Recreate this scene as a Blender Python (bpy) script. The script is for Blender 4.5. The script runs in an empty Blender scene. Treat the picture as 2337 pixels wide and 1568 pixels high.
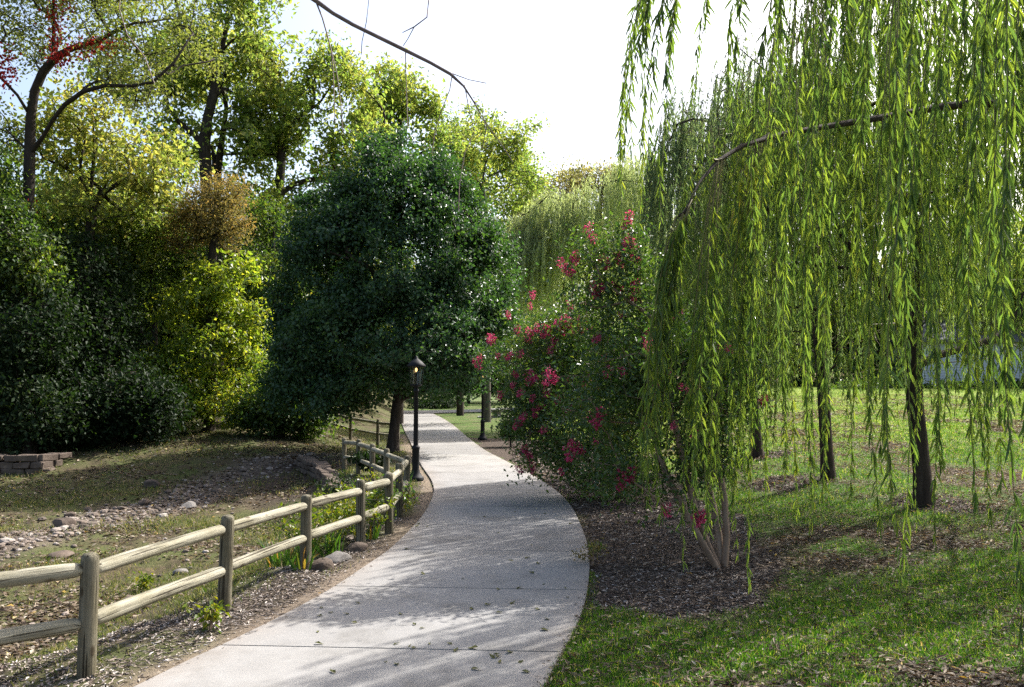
import bpy, math
import numpy as np
from mathutils import Vector, Matrix

C = bpy.context.scene
R = math.radians
rng = np.random.default_rng(7)

# ------------------------------------------------------------------ camera, sky, sun, exposure
CAM_H, LENS, TILT = 1.8, 30.0, 3.2
cd = bpy.data.cameras.new('camera'); cam = bpy.data.objects.new('camera', cd)
C.collection.objects.link(cam); C.camera = cam
cam.location = (0, 0, CAM_H); cam.rotation_euler = (R(90 + TILT), 0, 0)
cd.lens = LENS; cd.sensor_width = 36; cd.clip_start = 0.05; cd.clip_end = 1500

SUN_AZ, SUN_EL = 48.0, 45.0
W = bpy.data.worlds.new('World'); C.world = W; W.use_nodes = True
wn = W.node_tree
sky = wn.nodes.new('ShaderNodeTexSky'); sky.sky_type = 'NISHITA'; sky.sun_disc = False
sky.sun_elevation = R(SUN_EL); sky.sun_rotation = R(SUN_AZ)
sky.air_density = 1.0; sky.dust_density = 5.0; sky.ozone_density = 1.0
wn.links.new(sky.outputs[0], wn.nodes['Background'].inputs[0])
wn.nodes['Background'].inputs[1].default_value = 0.125
sd = bpy.data.lights.new('sun', 'SUN'); sun = bpy.data.objects.new('sun', sd); C.collection.objects.link(sun)
sd.energy = 4.2; sd.angle = R(0.5); sd.color = (1.0, 0.965, 0.92)
SUNV = Vector((math.sin(R(SUN_AZ)) * math.cos(R(SUN_EL)), math.cos(R(SUN_AZ)) * math.cos(R(SUN_EL)), math.sin(R(SUN_EL))))
sun.rotation_euler = SUNV.to_track_quat('Z', 'Y').to_euler(); sun.location = (20, 10, 30)
C.view_settings.view_transform = 'Standard'; C.view_settings.look = 'None'
C.view_settings.exposure = 1.4; C.view_settings.gamma = 1.0
cy = C.cycles
cy.max_bounces = 8; cy.diffuse_bounces = 5; cy.glossy_bounces = 2; cy.transmission_bounces = 4; cy.transparent_max_bounces = 6
cy.caustics_reflective = False; cy.caustics_refractive = False
cy.use_denoising = False; cy.use_adaptive_sampling = False
cy.sample_clamp_indirect = 6

# ------------------------------------------------------------------ pixel <-> world helpers (photo read at 2336 x 1568)
F = LENS / 36 * 2336
_c, _s = math.cos(R(90 + TILT)), math.sin(R(90 + TILT))
def ray(u, v):
    x, y, z = (u - 1168) / F, (784 - v) / F, -1.0
    return np.array([x, y * _c - z * _s, y * _s + z * _c])
def at(u, v, d):
    r = ray(u, v); k = d / r[1]
    return np.array([r[0] * k, d, CAM_H + r[2] * k])
def sm(a, b, x):
    t = np.clip((np.asarray(x, float) - a) / (b - a), 0, 1)
    return t * t * (3 - 2 * t)

# ------------------------------------------------------------------ terrain
FY = [-4, 4.3, 5.4, 6.8, 8.2, 9.7, 11.1, 12.8, 14.1, 15.6, 18, 25, 60, 400]
FX = [-9, -3.9, -2.7, -2.3, -2.0, -1.72, -1.62, -1.67, -1.75, -2.3, -2.9, -3.4, -7, -30]
def T0(x, y):
    x = np.asarray(x, float); y = np.asarray(y, float)
    z = 0.012 * np.clip(y - 25, 0, 60)
    w = sm(2.2, 6.5, x - 0.02 * np.clip(y - 20, 0, 40))
    z = z + w * (0.036 * np.clip(y - 9, 0, 40) + 0.03 * np.clip(x - 3, 0, 12))
    sl = np.interp(y, FY, FX) - 0.45 - x
    dep = -0.62 * (1 - sm(17, 26, y)) * sm(-6, 2, y)
    z = z + sm(0, 2.0, sl) * dep + sm(0, 4, sl) * (0.055 * np.clip(y - 21, 0, 30) + 0.35 * sm(14, 22, -x))
    return z
def ground_at(u, v):
    r = ray(u, v); lo = 1.0
    for k in np.arange(2.0, 140, 0.05):
        p = r * k
        if CAM_H + p[2] < T0(p[0], p[1]):
            return np.array([p[0], p[1], float(T0(p[0], p[1]))])
    p = r * 140
    return np.array([p[0], p[1], float(T0(p[0], p[1]))])

LE = [(320,1568),(584,1446),(746,1360),(821,1307),(883,1266),(928,1221),(960,1187),(983,1149),(991,1121),(983,1096),(968,1076),(957,1058),(946,1035),(935,1010),(922,985),(911,952),(915,942)]
RE = [(1237,1568),(1268,1513),(1285,1479),(1309,1434),(1326,1400),(1338,1348),(1344,1300),(1342,1256),(1330,1214),(1306,1159),(1275,1125),(1230,1094),(1168,1060),(1113,1032),(1100,1024),(1070,1002),(1039,974),(1013,956),(987,944)]
def wpl(pts): return np.array([ground_at(*p)[:2] for p in pts])
Lw, Rw = wpl(LE), wpl(RE)
Lw = np.vstack([[-3.1, -3.0], [-3.0, 2.0], Lw]); Rw = np.vstack([[-1.0, -3.0], [-0.5, 2.5], Rw])
def smooth(P, n=3):
    for _ in range(n):
        Q = [P[0]]
        for a, b in zip(P[:-1], P[1:]):
            Q += [a * .75 + b * .25, a * .25 + b * .75]
        P = np.array(Q + [P[-1]])
    return P
Lw, Rw = smooth(Lw), smooth(Rw)
YEND = min(Lw[-1, 1], Rw[-1, 1])
def xl(y): return np.interp(y, Lw[:, 1], Lw[:, 0])
def xr(y): return np.interp(y, Rw[:, 1], Rw[:, 0])
def path_out(x, y):      # metres outside the path edge (negative inside)
    return np.where(y > YEND + .3, 5.0, np.maximum(xl(y) - x, x - xr(y)))

def inpoly(x, y, P):
    x = np.asarray(x); y = np.asarray(y); r = np.zeros(x.shape, bool); n = len(P)
    for i in range(n):
        x1, y1 = P[i]; x2, y2 = P[(i + 1) % n]
        if y1 == y2: continue
        c = ((y1 > y) != (y2 > y)) & (x < (x2 - x1) * (y - y1) / (y2 - y1) + x1)
        r ^= c
    return r
def pdist(x, y, P, closed=False):
    x = np.asarray(x, float); y = np.asarray(y, float); d = np.full(x.shape, 1e9)
    n = len(P)
    for i in range(n if closed else n - 1):
        a = P[i]; b = P[(i + 1) % n]; e = b - a; L2 = e @ e + 1e-9
        t = np.clip(((x - a[0]) * e[0] + (y - a[1]) * e[1]) / L2, 0, 1)
        d = np.minimum(d, np.hypot(x - a[0] - t * e[0], y - a[1] - t * e[1]))
    return d
def vnoise(x, y, s, seed=0):
    r = np.random.default_rng(seed); o = 0
    for k in range(7):
        a = r.uniform(0, 6.283); f = s * r.uniform(.6, 1.9)
        o = o + np.sin(f * (x * math.cos(a) + y * math.sin(a)) + r.uniform(0, 6.28) + 1.3 * np.sin(f * .7 * (y * math.cos(a) - x * math.sin(a))))
    return o / 7 * 1.6
BED = wpl([(1326,1402),(1500,1405),(1640,1400),(1740,1365),(1800,1290),(1740,1215),(1660,1165),(1560,1110),(1500,1060),(1330,1010),(1150,1000),(1070,998),(1100,1024),(1168,1060),(1230,1094),(1275,1125),(1306,1159),(1330,1214),(1342,1256),(1344,1300),(1338,1348)])
GRAVEL = wpl([(-500,1290),(-100,1268),(130,1215),(330,1165),(470,1110),(600,1068),(690,1040)])
def bedmask(x, y):
    i = inpoly(x, y, BED); d = pdist(x, y, BED, True)
    e = np.where(i, d, -d) + .18 * vnoise(x, y, 3.5, 4)
    return sm(-.12, .12, e)
def gravmask(x, y):
    d = pdist(x, y, GRAVEL)
    return sm(1.25, .35, d + .35 * vnoise(x, y, 1.7, 5))
def vergemask(x, y):      # chips and dirt between path and just beyond the fence
    sl = np.interp(y, FY, FX) - x
    return (x < xl(y)) * sm(.75, .2, sl - 1.0 * sm(7.5, 5, y) + .25 * vnoise(x, y, 2.5, 6)) * (y < 34)
def leftmask(x, y): return sm(.1, 1.2, np.interp(y, FY, FX) - x)
TREES_R = []
def ringmask(x, y):
    m = np.zeros(np.shape(x))
    for (a, b, r) in TREES_R:
        m = np.maximum(m, sm(r * 1.15, r * .7, np.hypot(x - a, (y - b)) + .25 * vnoise(x, y, 2.5, 8)))
    return m
def bump(x, y):
    k = sm(.05, .6, path_out(x, y))
    l = leftmask(x, y)
    return k * (.018 * vnoise(x, y, 2.2, 1) + .010 * vnoise(x, y, 6, 2)) * (1 + 2.2 * l)
def T(x, y): return T0(x, y) + bump(x, y) - .012

# ------------------------------------------------------------------ mesh helpers
def mesh(name, V, Fq, mat, parent=None, smooth_=False, tri=False):
    V = np.asarray(V, np.float32).reshape(-1, 3); n = 3 if tri else 4
    Fq = np.asarray(Fq, np.int32).reshape(-1, n)
    me = bpy.data.meshes.new(name)
    me.vertices.add(len(V)); me.vertices.foreach_set('co', V.ravel())
    me.loops.add(Fq.size); me.loops.foreach_set('vertex_index', Fq.ravel())
    me.polygons.add(len(Fq)); me.polygons.foreach_set('loop_start', np.arange(0, Fq.size, n, dtype=np.int32))
    try: me.polygons.foreach_set('loop_total', np.full(len(Fq), n, np.int32))
    except Exception: pass
    me.polygons.foreach_set('use_smooth', np.full(len(Fq), smooth_, bool))
    me.update(calc_edges=True); me.validate()
    if mat: me.materials.append(mat)
    o = bpy.data.objects.new(name, me); C.collection.objects.link(o)
    if parent: o.parent = parent
    return o
def tag(o, label=None, cat=None, group=None, kind=None):
    if label: o['label'] = label
    if cat: o['category'] = cat
    if group: o['group'] = group
    if kind: o['kind'] = kind
    return o
def thing(name, label, cat, loc=(0, 0, 0), group=None):
    o = bpy.data.objects.new(name, None); C.collection.objects.link(o); o.location = [float(a) for a in loc]
    o.empty_display_size = .2
    return tag(o, label, cat, group)
def dup(root, loc, rz=0, sc=1, label=None, group=None):
    r = root.copy(); C.collection.objects.link(r); r.location = [float(a) for a in loc]; r.rotation_euler = (0, 0, rz)
    r.scale = (sc, sc, sc) if np.isscalar(sc) else sc
    if label: r['label'] = label
    if group: r['group'] = group
    for ch in list(root.children):
        c = ch.copy(); C.collection.objects.link(c); c.parent = r
        for g in list(ch.children):
            d = g.copy(); C.collection.objects.link(d); d.parent = c
    return r
class MB:
    def __init__(s): s.V = []; s.F = []; s.n = 0
    def add(s, V, Fq):
        V = np.asarray(V, float).reshape(-1, 3); s.V.append(V); s.F.append(np.asarray(Fq, int).reshape(-1, 4) + s.n); s.n += len(V)
    def tube(s, P, r, k=6, cap=True, flat=None):
        P = np.asarray(P, float); n = len(P)
        r = np.full(n, r, float) if np.isscalar(r) else np.asarray(r, float)
        Tn = np.gradient(P, axis=0); Tn /= np.linalg.norm(Tn, axis=1)[:, None] + 1e-9
        ref = np.array([0, 0, 1.]) if abs(Tn[0, 2]) < .9 else np.array([1., 0, 0])
        A = np.cross(Tn, ref); A /= np.linalg.norm(A, axis=1)[:, None] + 1e-9
        B = np.cross(Tn, A); a = np.arange(k) / k * 2 * np.pi
        V = P[:, None] + r[:, None, None] * (A[:, None] * np.cos(a)[None, :, None] + B[:, None] * np.sin(a)[None, :, None])
        i = np.arange(n - 1)[:, None] * k; j = np.arange(k)[None]; j2 = (j + 1) % k
        Q = np.stack([i + j, i + j2, i + k + j2, i + k + j], -1).reshape(-1, 4)
        s.add(V, Q)
        if cap:
            for e, idx in ((0, 0), (1, n - 1)):
                m = s.n; c = P[idx]
                ring = V[idx]
                Vv = np.vstack([ring, [c]])
                q = [[jj, k, k, (jj + 1) % k] if False else [jj, (jj + 1) % k, k, k] for jj in range(k)]
                # caps as thin quads: inner ring at small radius
                inner = c + (ring - c) * .02
                s.add(np.vstack([ring, inner]), [[jj, (jj + 1) % k, k + (jj + 1) % k, k + jj] if e == 0 else [jj, k + jj, k + (jj + 1) % k, (jj + 1) % k] for jj in range(k)])
    def box(s, c, d, rz=0, jit=0):
        c = np.asarray(c, float); h = np.asarray(d, float) / 2
        v = np.array([[x, y, z] for z in (-1, 1) for y in (-1, 1) for x in (-1, 1)], float) * h
        if jit: v = v + rng.normal(0, jit, v.shape)
        a = math.cos(rz); b = math.sin(rz)
        v = np.stack([v[:, 0] * a - v[:, 1] * b, v[:, 0] * b + v[:, 1] * a, v[:, 2]], 1) + c
        s.add(v, [[0, 2, 3, 1], [4, 5, 7, 6], [0, 1, 5, 4], [2, 6, 7, 3], [0, 4, 6, 2], [1, 3, 7, 5]])
    def lathe(s, prof, k=16, c=(0, 0, 0)):
        prof = np.asarray(prof, float); a = np.arange(k) / k * 2 * np.pi; n = len(prof)
        V = np.stack([prof[:, 0][:, None] * np.cos(a), prof[:, 0][:, None] * np.sin(a), np.repeat(prof[:, 1][:, None], k, 1)], -1) + np.asarray(c, float)
        i = np.arange(n - 1)[:, None] * k; j = np.arange(k)[None]; j2 = (j + 1) % k
        s.add(V, np.stack([i + j, i + j2, i + k + j2, i + k + j], -1).reshape(-1, 4))
    def build(s, name, mat, parent=None, smooth_=False):
        return mesh(name, np.vstack(s.V), np.vstack(s.F), mat, parent, smooth_)

def unit(v): return v / (np.linalg.norm(v, axis=-1, keepdims=True) + 1e-9)
KITE = (np.array([[0, 0, 0], [.42, .5, .10], [1, 0, -.12], [.42, -.5, .10]]), np.array([[0, 1, 2, 3]]))
LANCE = (np.array([[0, 0, 0], [.28, .5, .03], [.68, .36, -.04], [1, 0, -.16], [.68, -.36, -.04], [.28, -.5, .03]]), np.array([[0, 1, 2, 3], [0, 3, 4, 5]]))
BLADE = (np.array([[0, .5, 0], [0, -.5, 0], [.62, -.34, .0], [.62, .34, 0], [1, .0, -.16], [1, .03, -.16]]), np.array([[0, 1, 2, 3], [3, 2, 4, 5]]))
def leaves(P, Tn, Nn, L, Wd, tmpl=KITE):
    P = np.asarray(P, float); n = len(P)
    Tn = unit(Tn); Nn = unit(Nn - (Nn * Tn).sum(1, keepdims=True) * Tn); S = np.cross(Nn, Tn)
    L = np.broadcast_to(np.asarray(L, float), (n,)); Wd = np.broadcast_to(np.asarray(Wd, float), (n,))
    t, f = tmpl
    V = P[:, None] + (t[:, 0][None, :, None] * L[:, None, None]) * Tn[:, None] + (t[:, 1][None, :, None] * Wd[:, None, None]) * S[:, None] + (t[:, 2][None, :, None] * L[:, None, None]) * Nn[:, None]
    Fq = f[None] + (np.arange(n) * len(t))[:, None, None]
    return V.reshape(-1, 3), Fq.reshape(-1, 4)

# ------------------------------------------------------------------ materials
def newmat(name):
    m = bpy.data.materials.new(name); m.use_nodes = True; nt = m.node_tree; nt.nodes.clear()
    out = nt.nodes.new('ShaderNodeOutputMaterial')
    return m, nt, out
def ramp(nt, src, stops):
    r = nt.nodes.new('ShaderNodeValToRGB'); e = r.color_ramp.elements
    while len(e) > 1: e.remove(e[-1])
    for i, (p, c) in enumerate(stops):
        if i == 0: e[0].position = p; el = e[0]
        else: el = e.new(p)
        el.color = (*c, 1) if len(c) == 3 else c
    nt.links.new(src, r.inputs[0]); return r.outputs[0]
def noise(nt, scale, detail=4, vec=None, rough=.55):
    n = nt.nodes.new('ShaderNodeTexNoise'); n.inputs['Scale'].default_value = scale; n.inputs['Detail'].default_value = detail; n.inputs['Roughness'].default_value = rough
    if vec is not None: nt.links.new(vec, n.inputs['Vector'])
    return n.outputs[0]
def mixc(nt, fac, a, b, mode='MIX'):
    m = nt.nodes.new('ShaderNodeMix'); m.data_type = 'RGBA'; m.blend_type = mode
    for s, v in ((m.inputs[0], fac), (m.inputs[6], a), (m.inputs[7], b)):
        if isinstance(v, (int, float)): s.default_value = v
        elif isinstance(v, tuple): s.default_value = (*v, 1)
        else: nt.links.new(v, s)
    return m.outputs[2]
def math_(nt, op, a, b=0.0):
    m = nt.nodes.new('ShaderNodeMath'); m.operation = op
    for s, v in ((m.inputs[0], a), (m.inputs[1], b)):
        if isinstance(v, (int, float)): s.default_value = v
        else: nt.links.new(v, s)
    return m.outputs[0]
def leafmat(name, stops, trans=.42, rough=.45, spec=.5, tint=(1.25, 1.35, .55), clump=.5):
    m, nt, out = newmat(name)
    g = nt.nodes.new('ShaderNodeNewGeometry')
    pos = g.outputs['Position']
    nz = noise(nt, clump, 2, pos)
    v = math_(nt, 'ADD', math_(nt, 'MULTIPLY', g.outputs['Random Per Island'], .62), math_(nt, 'MULTIPLY_ADD', nz, .9) if False else math_(nt, 'MULTIPLY', nz, .76))
    v = math_(nt, 'SUBTRACT', v, .19)
    col = ramp(nt, v, stops)
    p = nt.nodes.new('ShaderNodeBsdfPrincipled'); nt.links.new(col, p.inputs['Base Color'])
    p.inputs['Roughness'].default_value = rough; p.inputs['Specular IOR Level'].default_value = spec
    t = nt.nodes.new('ShaderNodeBsdfTranslucent'); nt.links.new(mixc(nt, 1.0, col, tint, 'MULTIPLY'), t.inputs['Color'])
    mx = nt.nodes.new('ShaderNodeMixShader'); mx.inputs[0].default_value = trans
    nt.links.new(p.outputs[0], mx.inputs[1]); nt.links.new(t.outputs[0], mx.inputs[2]); nt.links.new(mx.outputs[0], out.inputs[0])
    return m
def simple(name, stops, scale=4, rough=.8, bumps=0, bscale=30, spec=.3, metal=0, stretch=None, coord='Object'):
    m, nt, out = newmat(name)
    tc = nt.nodes.new('ShaderNodeTexCoord'); vec = tc.outputs[coord]
    if stretch:
        mp = nt.nodes.new('ShaderNodeMapping'); mp.inputs['Scale'].default_value = stretch; nt.links.new(vec, mp.inputs[0]); vec = mp.outputs[0]
    col = ramp(nt, noise(nt, scale, 6, vec, .65), stops)
    p = nt.nodes.new('ShaderNodeBsdfPrincipled'); nt.links.new(col, p.inputs['Base Color'])
    p.inputs['Roughness'].default_value = rough; p.inputs['Specular IOR Level'].default_value = spec; p.inputs['Metallic'].default_value = metal
    if bumps:
        b = nt.nodes.new('ShaderNodeBump'); b.inputs['Strength'].default_value = bumps; b.inputs['Distance'].default_value = .02
        nt.links.new(noise(nt, bscale, 6, vec, .7), b.inputs['Height']); nt.links.new(b.outputs[0], p.inputs['Normal'])
    nt.links.new(p.outputs[0], out.inputs[0]); return m
def islandmat(name, stops, rough=.8, trans=0, spec=.3, tint=(1.2, 1.3, .6)):
    m, nt, out = newmat(name)
    g = nt.nodes.new('ShaderNodeNewGeometry'); col = ramp(nt, g.outputs['Random Per Island'], stops)
    p = nt.nodes.new('ShaderNodeBsdfPrincipled'); nt.links.new(col, p.inputs['Base Color']); p.inputs['Roughness'].default_value = rough; p.inputs['Specular IOR Level'].default_value = spec
    sh = p.outputs[0]
    if trans:
        t = nt.nodes.new('ShaderNodeBsdfTranslucent'); nt.links.new(mixc(nt, 1.0, col, tint, 'MULTIPLY'), t.inputs['Color'])
        mx = nt.nodes.new('ShaderNodeMixShader'); mx.inputs[0].default_value = trans
        nt.links.new(sh, mx.inputs[1]); nt.links.new(t.outputs[0], mx.inputs[2]); sh = mx.outputs[0]
    nt.links.new(sh, out.inputs[0]); return m

M = {}
M['pear'] = leafmat('pear_leaf', [(0, (0.022, 0.056, 0.03)), (0.5, (0.038, 0.088, 0.04)), (0.85, (0.068, 0.128, 0.04)), (0.96, (0.11, 0.15, 0.04)), (1, (0.28, 0.12, 0.03))], 0.38, 0.42, 0.45, (1.6, 1.7, 0.5), clump=0.6)
M['maple'] = leafmat('yellow_green_leaf', [(0, (0.07, 0.125, 0.03)), (0.35, (0.125, 0.18, 0.045)), (0.65, (0.2, 0.23, 0.06)), (1, (0.34, 0.29, 0.085))], 0.62, 0.5, 0.4, (1.65, 1.75, 0.95), clump=0.35)
M['maple2'] = leafmat('golden_leaf', [(0, (0.085, 0.135, 0.035)), (0.4, (0.165, 0.195, 0.052)), (0.7, (0.255, 0.24, 0.07)), (1, (0.38, 0.28, 0.08))], 0.6, 0.5, 0.4, (1.65, 1.75, 0.95), clump=0.35)
M['green'] = leafmat('mid_green_leaf', [(0, (0.03, 0.065, 0.018)), (0.5, (0.06, 0.108, 0.024)), (0.85, (0.11, 0.145, 0.028)), (1, (0.21, 0.17, 0.04))], 0.48, 0.45, 0.45, (1.7, 1.75, 0.65), clump=0.4)
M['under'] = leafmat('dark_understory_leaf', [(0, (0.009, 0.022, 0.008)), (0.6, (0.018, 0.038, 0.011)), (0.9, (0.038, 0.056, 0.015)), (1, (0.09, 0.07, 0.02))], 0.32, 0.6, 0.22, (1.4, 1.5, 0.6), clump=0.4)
M['bush'] = leafmat('bright_bush_leaf', [(0, (0.075, 0.145, 0.02)), (0.5, (0.16, 0.22, 0.03)), (0.8, (0.29, 0.3, 0.04)), (1, (0.45, 0.37, 0.045))], 0.55, 0.42, 0.5, (1.8, 1.8, 0.75), clump=0.45)
M['rust'] = leafmat('rusty_leaf', [(0, (0.085, 0.095, 0.035)), (0.4, (0.15, 0.14, 0.05)), (0.75, (0.24, 0.185, 0.07)), (1, (0.34, 0.19, 0.06))], 0.5, 0.6, 0.3, (1.4, 1.3, 0.8), clump=0.5)
M['grey'] = leafmat('grey_green_leaf', [(0, (0.065, 0.09, 0.036)), (0.5, (0.115, 0.14, 0.05)), (0.9, (0.18, 0.185, 0.06)), (1, (0.26, 0.2, 0.06))], 0.55, 0.55, 0.4, (1.8, 1.8, 0.75), clump=0.5)
M['red'] = leafmat('red_vine_leaf', [(0, (0.16, 0.01, 0.012)), (0.6, (0.34, 0.022, 0.02)), (1, (0.45, 0.08, 0.03))], 0.4, 0.6, 0.2, (1.2, 0.9, 0.7), clump=0.5)
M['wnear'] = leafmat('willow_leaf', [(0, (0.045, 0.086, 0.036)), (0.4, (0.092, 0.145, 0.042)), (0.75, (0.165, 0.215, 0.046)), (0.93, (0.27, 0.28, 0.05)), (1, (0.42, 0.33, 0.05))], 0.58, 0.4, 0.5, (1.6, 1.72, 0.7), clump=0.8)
M['wmid'] = leafmat('willow_leaf_grey_green', [(0, (0.095, 0.15, 0.085)), (0.5, (0.155, 0.215, 0.11)), (0.9, (0.23, 0.27, 0.11)), (1, (0.33, 0.31, 0.11))], 0.55, 0.45, 0.4, (1.45, 1.55, 0.95), clump=0.5)  # paler grey green leaf of the two middle willows
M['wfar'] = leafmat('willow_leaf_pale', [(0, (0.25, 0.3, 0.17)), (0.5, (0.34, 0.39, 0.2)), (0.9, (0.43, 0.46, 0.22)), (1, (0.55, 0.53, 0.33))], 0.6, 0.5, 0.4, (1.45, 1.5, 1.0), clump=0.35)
M['crape'] = leafmat('crape_leaf', [(0, (0.026, 0.064, 0.02)), (0.5, (0.052, 0.102, 0.025)), (0.85, (0.105, 0.15, 0.028)), (0.96, (0.18, 0.19, 0.03)), (1, (0.32, 0.16, 0.02))], 0.43, 0.3, 0.6, (1.6, 1.7, 0.65), clump=0.9)
M['petal'] = leafmat('crape_blossom', [(0, (0.3, 0.02, 0.07)), (0.4, (0.5, 0.05, 0.16)), (0.75, (0.66, 0.15, 0.3)), (1, (0.78, 0.34, 0.48))], 0.45, 0.6, 0.2, (1.2, 0.9, 0.9), clump=2.5)
M['iris'] = islandmat('iris_blade', [(0, (.045, .12, .018)), (.7, (.09, .17, .02)), (.88, (.28, .20, .03)), (1, (.34, .17, .05))], .45, .4, .45)
M['yshrub'] = leafmat('yellowing_leaf', [(0, (.05, .11, .015)), (.5, (.13, .17, .015)), (1, (.42, .33, .02))], .45, .45, .4)
bk = lambda n, a, b, c: simple(n, [(.25, a), (.55, b), (.8, c)], 3, .92, .9, 9, .15, 0, (5, 5, .8))
M['bark'] = bk('dark_bark', (.018, .014, .011), (.045, .036, .029), (.085, .070, .058))
M['bark2'] = bk('grey_bark', (.05, .043, .036), (.10, .088, .075), (.17, .15, .13))
M['wbark'] = bk('willow_bark', (.022, .017, .013), (.055, .042, .032), (.11, .085, .066))
M['cbark'] = simple('crape_bark', [(.3, (.13, .085, .055)), (.55, (.24, .165, .11)), (.75, (.34, .26, .19))], 3, .6, .15, 10, .35, 0, (3, 3, .8))
M['tan'] = leafmat('tan_gold_leaf', [(0, (.11, .125, .05)), (.5, (.19, .185, .075)), (.8, (.27, .235, .10)), (1, (.36, .26, .09))], .55, .5, .4, (1.5, 1.5, .9), clump=.3)
M['wtwig'] = simple('willow_twig', [(.3, (.11, .095, .035)), (.7, (.19, .165, .06))], 10, .7)
M['twig'] = simple('bare_twig', [(.3, (.10, .075, .07)), (.7, (.19, .14, .13))], 10, .8)
def woodmat(name, stops):
    m, nt, out = newmat(name); tc = nt.nodes.new('ShaderNodeTexCoord'); oi = nt.nodes.new('ShaderNodeObjectInfo')
    add = nt.nodes.new('ShaderNodeVectorMath'); add.operation = 'ADD'; nt.links.new(tc.outputs['Object'], add.inputs[0])
    cx = nt.nodes.new('ShaderNodeCombineXYZ'); nt.links.new(math_(nt, 'MULTIPLY', oi.outputs['Random'], 37.0), cx.inputs[2]); nt.links.new(cx.outputs[0], add.inputs[1])
    def mp(sc):
        q = nt.nodes.new('ShaderNodeMapping'); q.inputs['Scale'].default_value = sc; nt.links.new(add.outputs[0], q.inputs[0]); return q.outputs[0]
    grain = noise(nt, 2.6, 8, mp((14, 14, .7)), .72)
    c = ramp(nt, grain, stops)
    big = ramp(nt, noise(nt, 2.2, 4, mp((1.5, 1.5, 1.1)), .6), [(.35, (.72, .70, .62)), (.6, (1.05, 1.05, 1.05))]); c = mixc(nt, 1., c, big, 'MULTIPLY')
    cr = ramp(nt, noise(nt, 3.0, 2, mp((20, 20, .35)), .4), [(.355, (.16, .14, .12)), (.385, (1, 1, 1))]); c = mixc(nt, .9, c, cr, 'MULTIPLY')
    vo = nt.nodes.new('ShaderNodeTexVoronoi'); vo.inputs['Scale'].default_value = 1; nt.links.new(mp((9, 9, 4.2)), vo.inputs['Vector'])
    kn = ramp(nt, vo.outputs['Distance'], [(.10, (.30, .24, .18)), (.20, (1, 1, 1))]); c = mixc(nt, .85, c, kn, 'MULTIPLY')
    p = nt.nodes.new('ShaderNodeBsdfPrincipled'); nt.links.new(c, p.inputs['Base Color']); p.inputs['Roughness'].default_value = .88; p.inputs['Specular IOR Level'].default_value = .2
    b = nt.nodes.new('ShaderNodeBump'); b.inputs['Strength'].default_value = .9; b.inputs['Distance'].default_value = .012
    nt.links.new(math_(nt, 'MULTIPLY', grain, cr), b.inputs['Height']); nt.links.new(b.outputs[0], p.inputs['Normal']); nt.links.new(p.outputs[0], out.inputs[0]); return m
M['wood'] = woodmat('weathered_round_wood', [(.28, (.11, .10, .072)), (.45, (.235, .22, .165)), (.62, (.34, .32, .25)), (.85, (.44, .42, .345))])
M['post'] = woodmat('weathered_post_wood', [(.28, (.05, .045, .03)), (.45, (.125, .112, .078)), (.62, (.195, .178, .128)), (.85, (.28, .26, .195))])
M['iron'] = simple('black_painted_iron', [(.3, (.006, .007, .008)), (.8, (.012, .013, .015))], 12, .65, .05, 40, .2)
M['stone'] = simple('shade_toned_brown_field_stone', [(.25, (.055, .042, .033)), (.55, (.11, .085, .067)), (.8, (.18, .145, .115))], 3, .92, .6, 12, .2)  # brown stone, darkened so its colour carries the shade on the wall
M['pale_stone'] = simple('pale_stone', [(.25, (.11, .10, .09)), (.7, (.23, .215, .20))], 5, .9, .5, 14, .2)
M['conc_tab'] = simple('cast_concrete', [(.3, (.17, .165, .155)), (.7, (.30, .29, .27))], 6, .9, .2, 50, .2)
M['siding'] = simple('white_siding_shade_tinted', [(.3, (.40, .42, .45)), (.7, (.48, .50, .53))], 2, .7)  # white siding; the blue grey of shade is put into its colour
M['roof'] = simple('grey_shingle', [(.3, (.06, .06, .065)), (.7, (.12, .12, .125))], 8, .9, .3, 20)
M['grass'] = islandmat('lawn_blade', [(0, (.018, .050, .010)), (.45, (.040, .095, .014)), (.75, (.085, .145, .020)), (.88, (.17, .17, .05)), (1, (.34, .28, .14))], .5, .58, .4, (1.35, 1.7, .45))
M['dgrass'] = islandmat('rough_grass_blade', [(0, (.04, .075, .016)), (.35, (.09, .125, .025)), (.65, (.17, .165, .06)), (1, (.34, .28, .14))], .6, .4, .3)
M['chips'] = islandmat('bark_chip', [(0, (.035, .026, .020)), (.4, (.085, .064, .050)), (.75, (.17, .135, .11)), (.93, (.30, .26, .22)), (1, (.48, .44, .40))], .9)
M['pchips'] = islandmat('bleached_chip', [(0, (.07, .05, .04)), (.4, (.18, .145, .115)), (.8, (.34, .29, .25)), (1, (.58, .54, .50))], .9)
M['litter'] = islandmat('dead_leaf', [(0, (.035, .025, .017)), (.4, (.085, .060, .040)), (.75, (.18, .135, .092)), (.93, (.32, .27, .20)), (.97, (.40, .36, .30)), (1, (.48, .32, .04))], .75, .2, .3, (1.2, 1.0, .7))
M['pleaf'] = islandmat('curled_dry_leaf', [(0, (.05, .038, .025)), (.35, (.12, .085, .05)), (.6, (.10, .105, .03)), (.8, (.24, .18, .10)), (1, (.38, .32, .20))], .7, .2)
M['pebble'] = islandmat('creek_pebble', [(0, (.06, .048, .038)), (.45, (.14, .112, .090)), (.8, (.22, .18, .15)), (1, (.32, .29, .26))], .9)

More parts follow.
